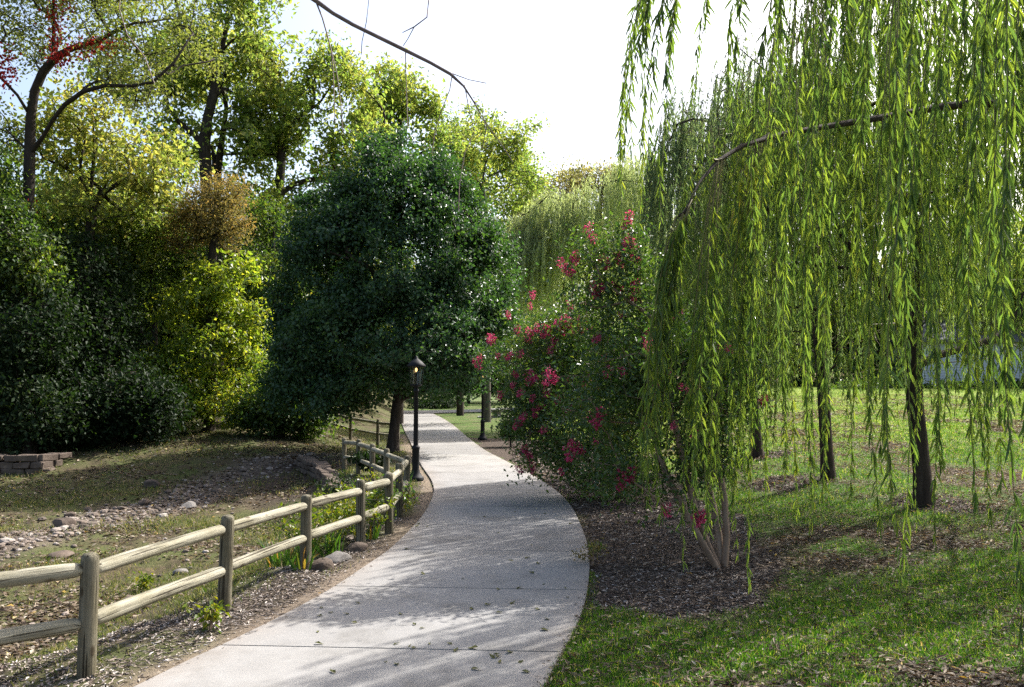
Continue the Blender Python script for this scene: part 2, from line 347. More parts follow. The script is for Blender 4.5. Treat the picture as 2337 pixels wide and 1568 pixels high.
def concrete():
    m, nt, out = newmat('broom_finished_concrete'); tc = nt.nodes.new('ShaderNodeTexCoord'); v = tc.outputs['Object']
    g = nt.nodes.new('ShaderNodeNewGeometry')
    c = ramp(nt, noise(nt, .55, 5, v, .6), [(.28, (.185, .177, .165)), (.5, (.225, .218, .206)), (.72, (.255, .248, .237))])
    c = mixc(nt, .55, c, ramp(nt, noise(nt, 3.2, 8, v, .75), [(.3, (.185, .181, .174)), (.62, (.252, .248, .240))]), 'MIX')
    fine = ramp(nt, noise(nt, 85, 3, v, .6), [(.25, (.62, .60, .58)), (.5, (1, 1, 1)), (.8, (1.2, 1.2, 1.2))])
    c = mixc(nt, .25, c, fine, 'MULTIPLY')
    isl = ramp(nt, g.outputs['Random Per Island'], [(0, (.84, .84, .85)), (1, (1.08, 1.07, 1.05))])
    c = mixc(nt, 1., c, isl, 'MULTIPLY')
    st = ramp(nt, noise(nt, 1.3, 6, v, .7), [(.50, (1, 1, 1)), (.66, (.70, .69, .67))])
    c = mixc(nt, .8, c, st, 'MULTIPLY')
    a = nt.nodes.new('ShaderNodeAttribute'); a.attribute_name = 'edge'
    c = mixc(nt, math_(nt, 'MULTIPLY', math_(nt, 'MULTIPLY', a.outputs['Fac'], noise(nt, 6, 4, v)), .45), c, (.22, .16, .11))
    p = nt.nodes.new('ShaderNodeBsdfPrincipled'); nt.links.new(c, p.inputs['Base Color']); p.inputs['Roughness'].default_value = .85; p.inputs['Specular IOR Level'].default_value = .3
    b = nt.nodes.new('ShaderNodeBump'); b.inputs['Strength'].default_value = .35; b.inputs['Distance'].default_value = .004
    nt.links.new(noise(nt, 120, 3, v), b.inputs['Height']); nt.links.new(b.outputs[0], p.inputs['Normal'])
    nt.links.new(p.outputs[0], out.inputs[0]); return m
M['concrete'] = concrete()
def groundmat():
    m, nt, out = newmat('park_ground'); g = nt.nodes.new('ShaderNodeNewGeometry'); v = g.outputs['Position']
    def A(n):
        a = nt.nodes.new('ShaderNodeAttribute'); a.attribute_name = n; return a.outputs['Fac']
    n1 = noise(nt, 1.2, 6, v, .65); n2 = noise(nt, 14, 6, v, .7); n3 = noise(nt, 60, 4, v, .7)
    lawn = ramp(nt, n2, [(.3, (.028, .062, .012)), (.5, (.055, .100, .016)), (.66, (.10, .13, .03)), (.8, (.17, .14, .06))])
    lawn = mixc(nt, ramp(nt, n1, [(.45, (0, 0, 0)), (.68, (.75, .75, .75))]), lawn, ramp(nt, n3, [(.3, (.06, .045, .03)), (.7, (.19, .15, .09))]))
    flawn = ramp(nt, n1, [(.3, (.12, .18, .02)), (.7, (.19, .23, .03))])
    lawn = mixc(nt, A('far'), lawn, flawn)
    dry = ramp(nt, n2, [(.25, (.035, .036, .014)), (.5, (.075, .060, .034)), (.75, (.15, .115, .072))])
    dry = mixc(nt, ramp(nt, n1, [(.42, (0, 0, 0)), (.6, (.8, .8, .8))]), dry, ramp(nt, n3, [(.3, (.05, .06, .02)), (.7, (.10, .125, .035))]))
    mul = ramp(nt, n3, [(.3, (.022, .016, .012)), (.5, (.055, .041, .032)), (.72, (.13, .10, .08))])
    dirt = ramp(nt, n2, [(.3, (.14, .108, .078)), (.7, (.25, .20, .15))])
    gr = ramp(nt, n3, [(.3, (.06, .047, .035)), (.5, (.125, .10, .078)), (.75, (.23, .19, .155))])
    lawn = mixc(nt, A('bare'), lawn, ramp(nt, n3, [(.3, (.035, .026, .018)), (.7, (.12, .092, .062))])); c = mixc(nt, A('left'), lawn, dry); c = mixc(nt, A('gravel'), c, gr); c = mixc(nt, A('mulch'), c, mul); c = mixc(nt, A('dirt'), c, dirt)
    p = nt.nodes.new('ShaderNodeBsdfPrincipled'); nt.links.new(c, p.inputs['Base Color']); p.inputs['Roughness'].default_value = .95; p.inputs['Specular IOR Level'].default_value = .15
    b = nt.nodes.new('ShaderNodeBump'); b.inputs['Strength'].default_value = .8; b.inputs['Distance'].default_value = .03
    nt.links.new(n3, b.inputs['Height']); nt.links.new(b.outputs[0], p.inputs['Normal'])
    nt.links.new(p.outputs[0], out.inputs[0]); return m
M['ground'] = groundmat()

# ------------------------------------------------------------------ ground sheet and paths
W_BASE = [ground_at(2108, 1152), ground_at(1890, 1092), ground_at(1728, 1042)]
TREES_R += [(W_BASE[0][0] + .3, W_BASE[0][1], .75), (W_BASE[1][0] - .7, W_BASE[1][1], .85), (W_BASE[2][0], W_BASE[2][1], .8)]
ang = np.concatenate([np.arange(-180, -42, 4), np.arange(-42, 42, .22), np.arange(42, 180, 4)])
rad = np.concatenate([[.02], np.geomspace(.6, 3.5, 12), np.geomspace(3.7, 45, 300), np.geomspace(47, 600, 40)])
AA, RR = np.meshgrid(np.radians(ang), rad)
gx, gy = RR * np.sin(AA), RR * np.cos(AA)
gz = T(gx, gy); na = len(ang)
ii = np.arange(len(rad) - 1)[:, None] * na; jj = np.arange(na)[None]; j2 = (jj + 1) % na
gq = np.stack([ii + jj, ii + na + jj, ii + na + j2, ii + j2], -1).reshape(-1, 4)
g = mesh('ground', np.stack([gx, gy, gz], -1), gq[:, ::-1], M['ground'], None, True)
tag(g, 'mown lawn, mulch and dry creek bed of the park', None, None, 'structure')
def attr(o, n, a):
    at_ = o.data.attributes.new(n, 'FLOAT', 'POINT'); at_.data.foreach_set('value', np.asarray(a, np.float32).ravel())
vm = vergemask(gx, gy); bm_ = bedmask(gx, gy)
po = path_out(gx, gy)
attr(g, 'left', leftmask(gx, gy) + vm * .8); attr(g, 'gravel', gravmask(gx, gy) * leftmask(gx, gy))
pear_ring = sm(4.5, 2.5, np.hypot(gx + 3.2, gy - 21)) * leftmask(gx, gy)
attr(g, 'mulch', np.clip(np.maximum(np.maximum(bm_, ringmask(gx, gy)), np.maximum(vm * sm(0, .3, .25 + vnoise(gx, gy, 2, 9)) * .8, pear_ring)), 0, 1))
attr(g, 'dirt', vm * sm(.42, .08, po + .12 * vnoise(gx, gy, 4, 10)) * .9)
pt_ = vnoise(gx, gy, 1.1, 31) + .5 * vnoise(gx, gy, 3.1, 32); attr(g, 'bare', sm(-.12, -.7, pt_) * sm(44, 14, gy) * .9)
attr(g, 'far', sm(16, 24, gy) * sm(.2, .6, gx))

def build_path():
    ys = [-3.0]; y = 6.02 - 1.82 * 5
    ys = [y]; 
    while y < YEND - 1.2:
        y += 1.82 + .03 * max(0, y - 12) * 0; ys.append(y)
    ys.append(YEND)
    V = []; Fq = []; E = []; n = 0; gap = .009
    for a, b in zip(ys[:-1], ys[1:]):
        yy = np.linspace(a + gap, b - gap, 9); tt = np.array([0, .02, .06, .14, .3, .5, .7, .86, .94, .98, 1])
        X = xl(yy)[:, None] * (1 - tt) + xr(yy)[:, None] * tt
        Y = np.repeat(yy[:, None], 11, 1)
        # joints run slightly askew, as in the photograph
        Y = Y + (.5 - tt)[None] * .16
        ztop = T0(X, Y) + .022; ed = np.abs(tt - .5) * 2
        top = np.stack([X, Y, ztop], -1); bot = top.copy(); bot[..., 2] -= .14
        V.append(top.reshape(-1, 3)); V.append(bot.reshape(-1, 3))
        E += [np.repeat(np.clip((ed[None] - .80) / .2, 0, 1), 9, 0).ravel(), np.ones(99)]
        idx = lambda r, c, o=0: n + o + r * 11 + c
        for r in range(8):
            for c in range(10): Fq.append((idx(r, c), idx(r, c + 1), idx(r + 1, c + 1), idx(r + 1, c)))
        for r in range(8):
            Fq.append((idx(r, 0), idx(r + 1, 0), idx(r + 1, 0, 99), idx(r, 0, 99)))
            Fq.append((idx(r + 1, 10), idx(r, 10), idx(r, 10, 99), idx(r + 1, 10, 99)))
        for c in range(10):
            Fq.append((idx(0, c + 1), idx(0, c), idx(0, c, 99), idx(0, c + 1, 99)))
            Fq.append((idx(8, c), idx(8, c + 1), idx(8, c + 1, 99), idx(8, c, 99)))
        n += 198
    o = mesh('path', np.vstack(V), Fq, M['concrete']); attr(o, 'edge', np.concatenate(E))
    tag(o, 'curving pale concrete footpath with cross joints', None, None, 'structure')
build_path()
def strip_path(near, far, name, label):
    a = np.array([ground_at(*p) for p in near]); b = np.array([ground_at(*p) for p in far]); n = len(a)
    a[:, 2] += .03; b[:, 2] += .03
    o = mesh(name, np.vstack([a, b]), [(i, i + 1, n + i + 1, n + i) for i in range(n - 1)], M['concrete'])
    tag(o, label, None, None, 'structure')
strip_path([(905,943),(960,943.5),(990,943.5),(1085,941),(1160,938.5),(1340,935)], [(900,938),(960,937.5),(990,937),(1085,935),(1160,931),(1340,927)], 'path', 'far concrete path crossing behind the sunny lawn')

# ------------------------------------------------------------------ trees
def grow(trunk, tips, rt, rtip, seg=.45, bend=.35, jit=.06, order_seed=1, up=.25, extra=None, sag=0.0):
    """trunk: Nx3 polyline; tips: Mx3. Returns nodes, parent, radius and the tip node ids."""
    r = np.random.default_rng(order_seed)
    nodes = [np.asarray(p, float) for p in trunk]; par = [-1] + list(range(len(trunk) - 1)); fixed = {}
    caps = {}
    if extra:
        for limb in extra:
            r01 = None
            if isinstance(limb, tuple): limb, *r01 = limb          # limbs drawn by hand: first point joins nearest node
            P = np.asarray(limb, float); N = np.array(nodes); k = int(np.argmin(((N - P[0]) ** 2).sum(1)))
            for qi, p in enumerate(P[1:]):
                nodes.append(p); par.append(k); k = len(nodes) - 1
                if r01: caps[k] = r01[0] + (r01[1] - r01[0]) * (qi + 1) / (len(P) - 1)
    cap = len(nodes) + len(tips) * 14 + 10
    NA = np.zeros((cap, 3)); n = len(nodes); NA[:n] = nodes
    PA = np.full(cap, -1, int); PA[:n] = par
    tips = np.asarray(tips, float); m = len(tips)
    first = r.permutation(m)[:max(6, m // 14)]
    top = NA[:n].mean(0); rest = np.setdiff1d(np.arange(m), first)
    d0 = np.array([np.min(((NA[:n] - t) ** 2).sum(1)) for t in tips[rest]]) if len(rest) else np.array([])
    order = list(first) + list(rest[np.argsort(d0 + r.normal(0, .3, len(d0)))])
    z0 = NA[0, 2]; ztop = NA[:len(trunk), 2].max()
    tipid = []
    for i in order:
        t = tips[i]; D = NA[:n] - t; d = np.sqrt((D ** 2).sum(1))
        cost = d + .9 * np.clip(D[:, 2] + up * d, 0, None) + (np.arange(n) < len(trunk)) * .15 * d
        low = (NA[:n, 2] - z0) < .28 * (min(t[2], ztop) - z0)
        cost = cost + low * 2.5
        k = int(np.argmin(cost)); a = NA[k]; dist = d[k]; ns = max(1, int(math.ceil(dist / seg))); ns = min(ns, 12)
        pd = NA[k] - NA[PA[k]] if PA[k] >= 0 else np.array([0, 0, 1.])
        pd = pd / (np.linalg.norm(pd) + 1e-9)
        ctrl = a + (pd * .5 + np.array([0, 0, .5])) * dist * bend
        for s in range(1, ns + 1):
            q = s / ns; p = a * (1 - q) ** 2 + ctrl * 2 * q * (1 - q) + t * q * q
            if s < ns: p = p + r.normal(0, jit, 3) * min(1, dist)
            NA[n] = p; PA[n] = k; k = n; n += 1
        tipid.append(k)
    NA = NA[:n]; PA = PA[:n]; cnt = np.zeros(n)
    haschild = np.zeros(n, bool); haschild[PA[PA >= 0]] = True
    cnt[~haschild] = 1
    for k in range(n - 1, 0, -1): cnt[PA[k]] += cnt[k]
    e = math.log(max(1.2, rt / rtip)) / math.log(max(2, cnt[0])); rad_ = rtip * cnt ** e
    for k, v in caps.items(): rad_[k] = min(rad_[k], v)
    return NA, PA, rad_, cnt, np.array(tipid)
def skeleton(mb, NA, PA, rd, cnt, flare=1.5, kmax=9, mbt=None):
    n = len(NA); ch = [[] for _ in range(n)]
    for k in range(1, n): ch[PA[k]].append(k)
    rr = rd.copy(); h = NA[:, 2] - NA[0, 2]
    rr = rr * (1 + (flare - 1) * np.exp(-np.clip(h, 0, None) / .28))
    stack = [(0, None)]
    while stack:
        k, p = stack.pop(); chain = [p] if p is not None else []; rads = [min(rr[p], rr[k] * 1.25)] if p is not None else []
        while True:
            chain.append(k); rads.append(rr[k])
            if not ch[k]: break
            b = max(ch[k], key=lambda c: cnt[c])
            for c in ch[k]:
                if c != b: stack.append((c, k))
            k = b
        if len(chain) > 1:
            P = NA[chain]; r0 = max(rads)
            if len(chain) >= 3 and r0 > .03:
                P2 = P.copy(); P2[1:-1] = P[1:-1] * .5 + (P[:-2] + P[2:]) * .25; P2[0] = P[0]; P = P2
            (mbt if mbt is not None and r0 < .014 else mb).tube(P, rads, kmax if r0 > .1 else 6 if r0 > .03 else 4 if r0 > .012 else 3, cap=r0 > .03)
def blob_tips(blobs, n, seed, gap=0.0, shell=.55, gs=1.1):
    r = np.random.default_rng(seed)
    B = [(at(u, v, d), np.array([ru * d / F, dz, rv * d / F])) for (u, v, d, ru, rv, dz) in blobs]
    vol = np.array([b[1][0] * b[1][2] for b in B]); out = []
    while len(out) < n:
        i = r.choice(len(B), p=vol / vol.sum()); c, s = B[i]
        q = unit(r.normal(0, 1, 3)) * r.uniform(shell ** 2, 1) ** .5
        p = c + q * s
        inside = sum((((p - c2) / (s2 * shell)) ** 2).sum() < 1 for c2, s2 in B)
        if inside and r.random() < .75: continue
        if gap:
            nz = math.sin(p[0] * gs * 2.1 + 1.3 * math.sin(p[2] * gs * 1.7 + seed)) + math.sin(p[2] * gs * 2.6 + p[1] * gs + seed * 1.7) + math.sin(p[0] * gs * 1.1 - p[2] * gs * 1.9)
            if nz < -1.6 + gap * 2.2 and r.random() < .9: continue
        out.append(p)
    return np.array(out)
def spray(tips, dirs, n, spread, L, Wd, seed, droop=.35, upb=.7, tmpl=KITE, flat=.7, sizevar=.3, center=None):
    r = np.random.default_rng(seed); m = len(tips)
    k = r.poisson(n, m) if np.isscalar(n) else n
    idx = np.repeat(np.arange(m), k); N = len(idx)
    sp = spread * r.uniform(.6, 1.3, m)[idx]
    off = r.normal(0, 1, (N, 3)) * sp[:, None] * np.array([.62, .62, .62 * flat])
    along = r.uniform(-1.0, .7, N) * sp
    P = tips[idx] + off + dirs[idx] * along[:, None]
    Nn = unit(r.normal(0, .62, (N, 3)) + np.array([0, 0, upb]) + (unit(P - center) * .45 if center is not None else 0))
    Tn = unit(r.normal(0, 1, (N, 3)) + unit(off) * .5 + np.array([0, 0, -droop]))
    Ls = L * r.uniform(1 - sizevar, 1 + sizevar, N)
    return leaves(P, Tn, Nn, Ls, Ls * Wd / L, tmpl)
def recenter(V, base): return np.asarray(V) - np.asarray(base)
def tree(name, label, blobs, base, trunk, rt, ntips, nleaf, L, lm, bark='bark', spread=.35, seed=1, gap=.4, shell=.55, rtip=.008, cat='tree', group=None, wd=.62, limbs=None, seg=.5, droop=.35, flat=.7, upb=.7, cname='crown', gs=1.1, flare=1.5, extra_tips=None, bend=.35):
    tips = blob_tips(blobs, ntips, seed, gap, shell, gs)
    if extra_tips is not None: tips = np.vstack([tips, extra_tips])
    trunk = np.asarray(trunk, float)
    NA, PA, rd, cnt, tid = grow(trunk, tips, rt, rtip, seg=seg, order_seed=seed, extra=limbs, bend=bend)
    root = thing(name, label, cat, base, group)
    mb = MB(); mb.n = 0
    NB = NA - np.asarray(base)
    skeleton(mb, NB, PA, rd, cnt, flare)
    mb.build('trunk', M[bark], root, True)
    tp = NB[tid]; dr = unit(tp - NB[PA[tid]])
    V, Fq = spray(tp, dr, nleaf, spread, L, L * wd, seed + 50, droop=droop, flat=flat, upb=upb, center=tp.mean(0) - np.array([0, 0, 1.]))
    mesh(cname, V, Fq, M[lm], root)
    return root, NA, PA, tid
def zg(x, y): return float(T0(x, y))
def trunkpts(pts, base=None, wob=0):
    return [at(*p) for p in pts]
def grounded(u, d):
    x = (u - 1168) / F * d; return np.array([x, d, zg(x, d) - .05])

# --- the dark glossy tree at the path
pb = ground_at(895, 1034); D = pb[1]; pb[2] -= .05
tr = [pb, at(898, 985, D), at(903, 930, D), at(912, 880, D + .1), at(918, 800, D), at(915, 700, D), at(912, 600, D), at(912, 480, D), at(912, 390, D)]
tree('pear_tree', 'dense dark green tree with a rounded glossy crown beside the path', [
    (915, 600, D, 240, 235, 2.9), (912, 430, D, 160, 120, 2.0), (930, 770, D, 270, 150, 3.4), (1010, 500, D, 110, 110, 1.8), (800, 500, D, 110, 110, 1.8), (750, 800, D - .3, 120, 150, 2.0), (745, 600, D, 100, 150, 2.0), (1085, 640, D, 95, 150, 2.0),
    (1090, 780, D, 95, 85, 1.9), (740, 905, D - .8, 105, 50, 1.6), (915, 345, D, 55, 50, .8), (660, 800, D, 50, 110, 1.2), (1000, 850, D - 1, 110, 55, 1.5), (1140, 760, D, 50, 60, 1.0), (1120, 560, D, 45, 50, .9), (655, 690, D, 40, 45, .8), (720, 480, D, 45, 50, .9), (860, 350, D, 40, 40, .7), (980, 380, D, 50, 45, .8), (1050, 450, D, 45, 40, .8), (640, 900, D - .5, 50, 40, .9)],
    pb, tr, .15, 2500, 56, .11, 'pear', 'bark', .29, 11, .20, .42, .007, seg=.45, droop=.5, wd=.7, upb=.5, gs=1.3)
# bright bush on the left
b = ground_at(475, 985); D = b[1]
tree('sunlit_bush', 'bright yellow green leafy bush catching the sun at the edge of the dark woods', [
    (480, 790, D, 120, 150, 1.9), (540, 660, D - .2, 55, 75, 1.1), (430, 720, D, 75, 80, 1.2), (520, 900, D - .6, 75, 75, 1.3), (420, 900, D - .4, 70, 70, 1.2), (560, 770, D, 45, 90, 1.0), (370, 830, D, 50, 80, .9), (565, 625, D, 38, 42, .7), (590, 720, D, 30, 45, .6), (460, 640, D, 50, 45, .8), (570, 860, D - .3, 40, 50, .7)],
    b, [b, at(476, 930, D), at(480, 850, D), at(485, 760, D), at(500, 680, D)], .12, 430, 36, .15, 'bush', 'bark', .30, 12, .5, .55, .007, cat='bush', gs=1.4, droop=.6)
# --- big tree with red creeper, far left (limbs follow the photograph)
D = 25.0; b = grounded(68, D)
tr = [b, at(66, 900, D), at(64, 700, D), at(62, 560, D), at(66, 450, D), at(70, 350, D), at(66, 260, D), at(78, 205, D), at(95, 165, D), at(122, 130, D), at(124, 60, D), at(120, -60, D), at(128, -160, D)]
limbs = [[at(66, 260, D), at(42, 215, D - .5), at(8, 178, D - 1), at(-60, 130, D - 1.4), at(-140, 60, D - 1.6)],
         [at(70, 350, D), at(100, 315, D - .3), at(118, 275, D - .6), at(140, 240, D - .9), at(190, 203, D - 1.2), at(240, 190, D - 1.4), at(300, 196, D - 1.6), at(345, 205, D - 1.7), at(400, 150, D - 1.5), at(440, 70, D - 1.4)],
         [at(122, 130, D), at(155, 112, D - .4), at(190, 102, D - .7), at(228, 98, D - .9), at(280, 60, D - 1.1)],
         [at(100, 315, D - .3), at(150, 322, D + .5), at(205, 338, D + .8), at(245, 370, D + 1), at(290, 412, D + 1.1), at(338, 440, D + 1.2), at(365, 500, D + 1.2)],
         [at(140, 240, D - .9), at(180, 258, D - 1.2), at(195, 270, D - 1.4)],
         [at(345, 205, D - 1.7), at(330, 240, D - 1.8), at(365, 262, D - 1.9)],
         [at(62, 400, D), at(20, 420, D + .5), at(-40, 440, D + .8)]]
_, NA, PA, tid = tree('creeper_tree', 'tall dark limbed tree with red creeper on its branches at the left edge', [
    (330, 80, D, 200, 140, 2.2), (60, 30, D, 160, 130, 2.0), (300, 190, D - 1, 120, 60, 1.2), (200, -60, D, 220, 80, 2), (-20, 300, D, 60, 80, 1.4)],
    b, tr, .16, 640, 22, .11, 'grey', 'bark', .40, 13, .6, .25, .008, limbs=limbs, seg=.5, cname='crown', gs=1.2)
rr_ = np.random.default_rng(5); vp = []
for (u0, v0, u1, v1, dd, nn) in [(128, 0, 128, 140, D - .25, 230), (125, 140, 228, 96, D - 1.0, 230), (0, 150, 12, 190, D - 1.2, 110), (235, 90, 260, 110, D - 1, 50), (20, 110, 0, 180, D - 1, 90), (130, 30, 160, 0, D, 60), (60, 470, 70, 480, D - .3, 20)]:
    t_ = rr_.random(nn); 
    for q in t_:
        p = at(u0 + (u1 - u0) * q, v0 + (v1 - v0) * q, dd) + rr_.normal(0, .16, 3); vp.append(p)
vp = np.array(vp) - b
V, Fq = leaves(vp, rr_.normal(0, 1, vp.shape) + [0, 0, -.5], rr_.normal(0, 1, vp.shape) + [0, -.6, .4], rr_.uniform(.08, .13, len(vp)), rr_.uniform(.06, .10, len(vp)))
root = [o for o in C.objects if o.name.startswith('creeper_tree')][0]
mesh('creeper', V, Fq, M['red'], root)
# --- woodland trees on the left: (name, label, trunk px list, depth, blobs, mat, tips, leaf size, seed)
def wood(name, label, u0, D, tpx, blobs, lm, ntips, nleaf, L, seed, rt=.2, gap=.55, spread=.45, bark='bark', cat='tree', shell=.5, gs=.8, group=None, rtip=.009):
    b = grounded(u0, D)
    tr = [b] + [at(u, v, D) for u, v in tpx]
    return tree(name, label, [(u, v, D + dd, ru, rv, dz) for (u, v, ru, rv, dz, dd) in blobs], b, tr, rt, ntips, nleaf, L, lm, bark, spread, seed, gap, shell, rtip, cat=cat, seg=.7, gs=gs, group=group)
wood('yellowing_maple', 'small maple with yellow leaves hanging under the limbs of the creeper tree', 200, 27, [(200, 800), (195, 600), (205, 450), (215, 330), (215, 250)],
     [(215, 270, 120, 75, 1.6, 0), (330, 370, 100, 85, 1.6, 0), (250, 440, 140, 90, 1.8, .3), (120, 330, 80, 70, 1.2, 0), (350, 470, 60, 60, 1, 0)], 'maple2', 320, 21, .185, 21, .16, .35, .45)
wood('forked_maple', 'tall yellow green tree whose dark trunk forks into a narrow V against the sky', 478, 34, [(478, 800), (476, 600), (474, 450), (470, 375), (462, 330), (470, 270), (492, 215), (505, 120), (520, 20)],
     [(500, 60, 110, 120, 2.4, 0), (560, 180, 70, 100, 1.8, 0), (430, 110, 110, 120, 2.4, .5), (390, 250, 90, 80, 1.8, .5), (540, 330, 80, 60, 1.6, 0), (560, 60, 60, 100, 1.6, 0), (350, 40, 130, 120, 2.4, 1), (590, 30, 70, 80, 1.6, 0), (300, 150, 120, 90, 2, 1), (610, 130, 50, 70, 1.4, 0)], 'maple', 580, 16, .215, 22, .24, .75, .38)
wood('leaning_maple', 'slender dark tree standing just left of the forked yellow green tree', 500, 36, [(505, 700), (495, 500), (490, 380), (510, 300), (522, 250), (512, 190), (515, 120)],
     [(470, 180, 90, 70, 1.6, 1), (600, 250, 70, 60, 1.5, 0), (520, 120, 70, 80, 1.6, 1), (420, 320, 70, 60, 1.6, 1), (690, 330, 80, 70, 1.6, .5)], 'maple', 240, 22, .215, 23, .17, .8, .38)
wood('broad_maple', 'broad yellow green tree with a straight trunk rising behind the dark glossy tree', 622, 36, [(622, 700), (622, 540), (636, 460), (640, 380), (648, 300), (642, 230), (640, 160), (640, 110)],
     [(650, 140, 100, 75, 2.2, 0), (640, 260, 120, 90, 2.4, 0), (760, 220, 85, 110, 2.2, 0), (700, 360, 150, 80, 2.6, .3), (590, 420, 80, 80, 1.8, 0), (800, 320, 70, 80, 1.8, .5), (580, 300, 60, 70, 1.5, .5), (640, 510, 90, 60, 1.6, 0), (730, 120, 70, 60, 1.6, 0), (810, 200, 60, 70, 1.6, .5), (580, 180, 60, 90, 1.6, 0), (850, 260, 60, 70, 1.5, .5)], 'maple', 800, 16, .215, 24, .26, .62, .38)
wood('open_maple', 'open yellow green tree showing above the right shoulder of the dark glossy tree', 910, 42, [(910, 600), (908, 400), (905, 320), (915, 260), (920, 200)],
     [(920, 210, 85, 50, 1.8, 0), (865, 190, 60, 60, 1.5, 0), (960, 290, 60, 45, 1.4, 0), (860, 290, 70, 60, 1.5, 0), (980, 230, 40, 50, 1.2, 0), (1000, 350, 50, 60, 1.4, 0)], 'maple', 300, 22, .225, 25, .17, .7, .38)
wood('thin_topped_tree', 'sparse thin topped tree with grey branches to the right of the dark glossy tree', 1112, 44, [(1112, 700), (1112, 520), (1110, 460), (1100, 420), (1106, 370), (1118, 300), (1128, 250)],
     [(1075, 280, 60, 45, 1.4, 0), (1130, 310, 75, 60, 1.6, 0), (1180, 390, 60, 50, 1.4, 0), (1060, 400, 60, 50, 1.3, 0), (1140, 430, 80, 50, 1.6, 0), (1215, 300, 30, 30, .8, 0), (1040, 330, 50, 70, 1.4, 0), (1200, 440, 60, 50, 1.4, 0), (1110, 370, 80, 70, 1.6, 0), (1100, 560, 80, 90, 2, 0), (1150, 700, 80, 90, 2, 0)], 'maple', 420, 22, .19, 26, .13, .75, .5, 'bark2')
wood('airy_maple', 'airy pale yellow green tree between the dark glossy tree and the open sky', 1050, 52, [(1050, 800), (1050, 600), (1048, 480), (1052, 400), (1050, 330)],
     [(1040, 340, 60, 70, 2.0, 0), (1100, 400, 70, 60, 2.0, 0), (1160, 360, 50, 50, 1.6, 0), (990, 400, 50, 60, 1.6, 0), (1190, 440, 55, 50, 1.8, 0), (1120, 300, 40, 40, 1.4, 0), (1130, 500, 80, 70, 2.2, 0)], 'maple', 420, 22, .24, 28, .16, .6, .5)
wood('tawny_tree', 'rounded tawny orange crowned tree in front of the tall yellow green trees', 480, 29, [(482, 800), (480, 650), (480, 540), (480, 470)],
     [(480, 480, 75, 75, 1.4, 0), (500, 440, 60, 45, 1.0, 0), (430, 520, 60, 60, 1.0, 0), (530, 530, 40, 50, .8, 0)], 'rust', 270, 42, .09, 27, .14, .25, .33, gs=1.4)
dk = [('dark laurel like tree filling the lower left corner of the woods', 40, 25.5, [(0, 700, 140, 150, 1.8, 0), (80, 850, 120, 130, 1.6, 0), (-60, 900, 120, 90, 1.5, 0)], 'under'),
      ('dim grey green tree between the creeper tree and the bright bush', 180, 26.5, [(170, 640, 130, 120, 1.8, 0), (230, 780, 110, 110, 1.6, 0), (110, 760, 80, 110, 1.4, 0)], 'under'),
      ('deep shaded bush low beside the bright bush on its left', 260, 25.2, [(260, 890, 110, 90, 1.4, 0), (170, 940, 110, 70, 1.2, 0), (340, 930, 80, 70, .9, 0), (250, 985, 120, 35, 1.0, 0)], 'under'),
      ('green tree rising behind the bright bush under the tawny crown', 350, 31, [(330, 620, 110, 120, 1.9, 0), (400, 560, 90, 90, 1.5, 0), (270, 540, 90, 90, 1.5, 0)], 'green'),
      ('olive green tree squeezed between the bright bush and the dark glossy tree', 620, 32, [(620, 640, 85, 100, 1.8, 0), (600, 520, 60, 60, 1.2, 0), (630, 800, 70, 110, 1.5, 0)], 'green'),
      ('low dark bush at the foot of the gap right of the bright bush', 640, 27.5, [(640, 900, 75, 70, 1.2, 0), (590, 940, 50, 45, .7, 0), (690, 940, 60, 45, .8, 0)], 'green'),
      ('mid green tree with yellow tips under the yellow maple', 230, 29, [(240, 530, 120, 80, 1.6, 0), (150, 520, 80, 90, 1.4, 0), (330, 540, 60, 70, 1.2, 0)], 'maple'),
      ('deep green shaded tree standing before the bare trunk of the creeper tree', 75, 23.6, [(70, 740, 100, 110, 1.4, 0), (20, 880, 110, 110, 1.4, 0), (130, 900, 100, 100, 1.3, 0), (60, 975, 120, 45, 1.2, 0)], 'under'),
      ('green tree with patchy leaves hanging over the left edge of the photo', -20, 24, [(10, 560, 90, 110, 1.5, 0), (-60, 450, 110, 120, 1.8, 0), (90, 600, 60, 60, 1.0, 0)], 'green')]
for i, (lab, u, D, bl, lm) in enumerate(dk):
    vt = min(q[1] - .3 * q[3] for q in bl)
    wood('understory_tree' if 'bush' not in lab else 'understory_bush', lab, u, D, [(u, 940), (u + 6, 860), (u, vt + 80), (u + 8, vt + 20)], bl, lm, 420, 36, .13, 40 + i, .12, .3, .42, cat='tree' if 'bush' not in lab else 'bush', gs=1.1)
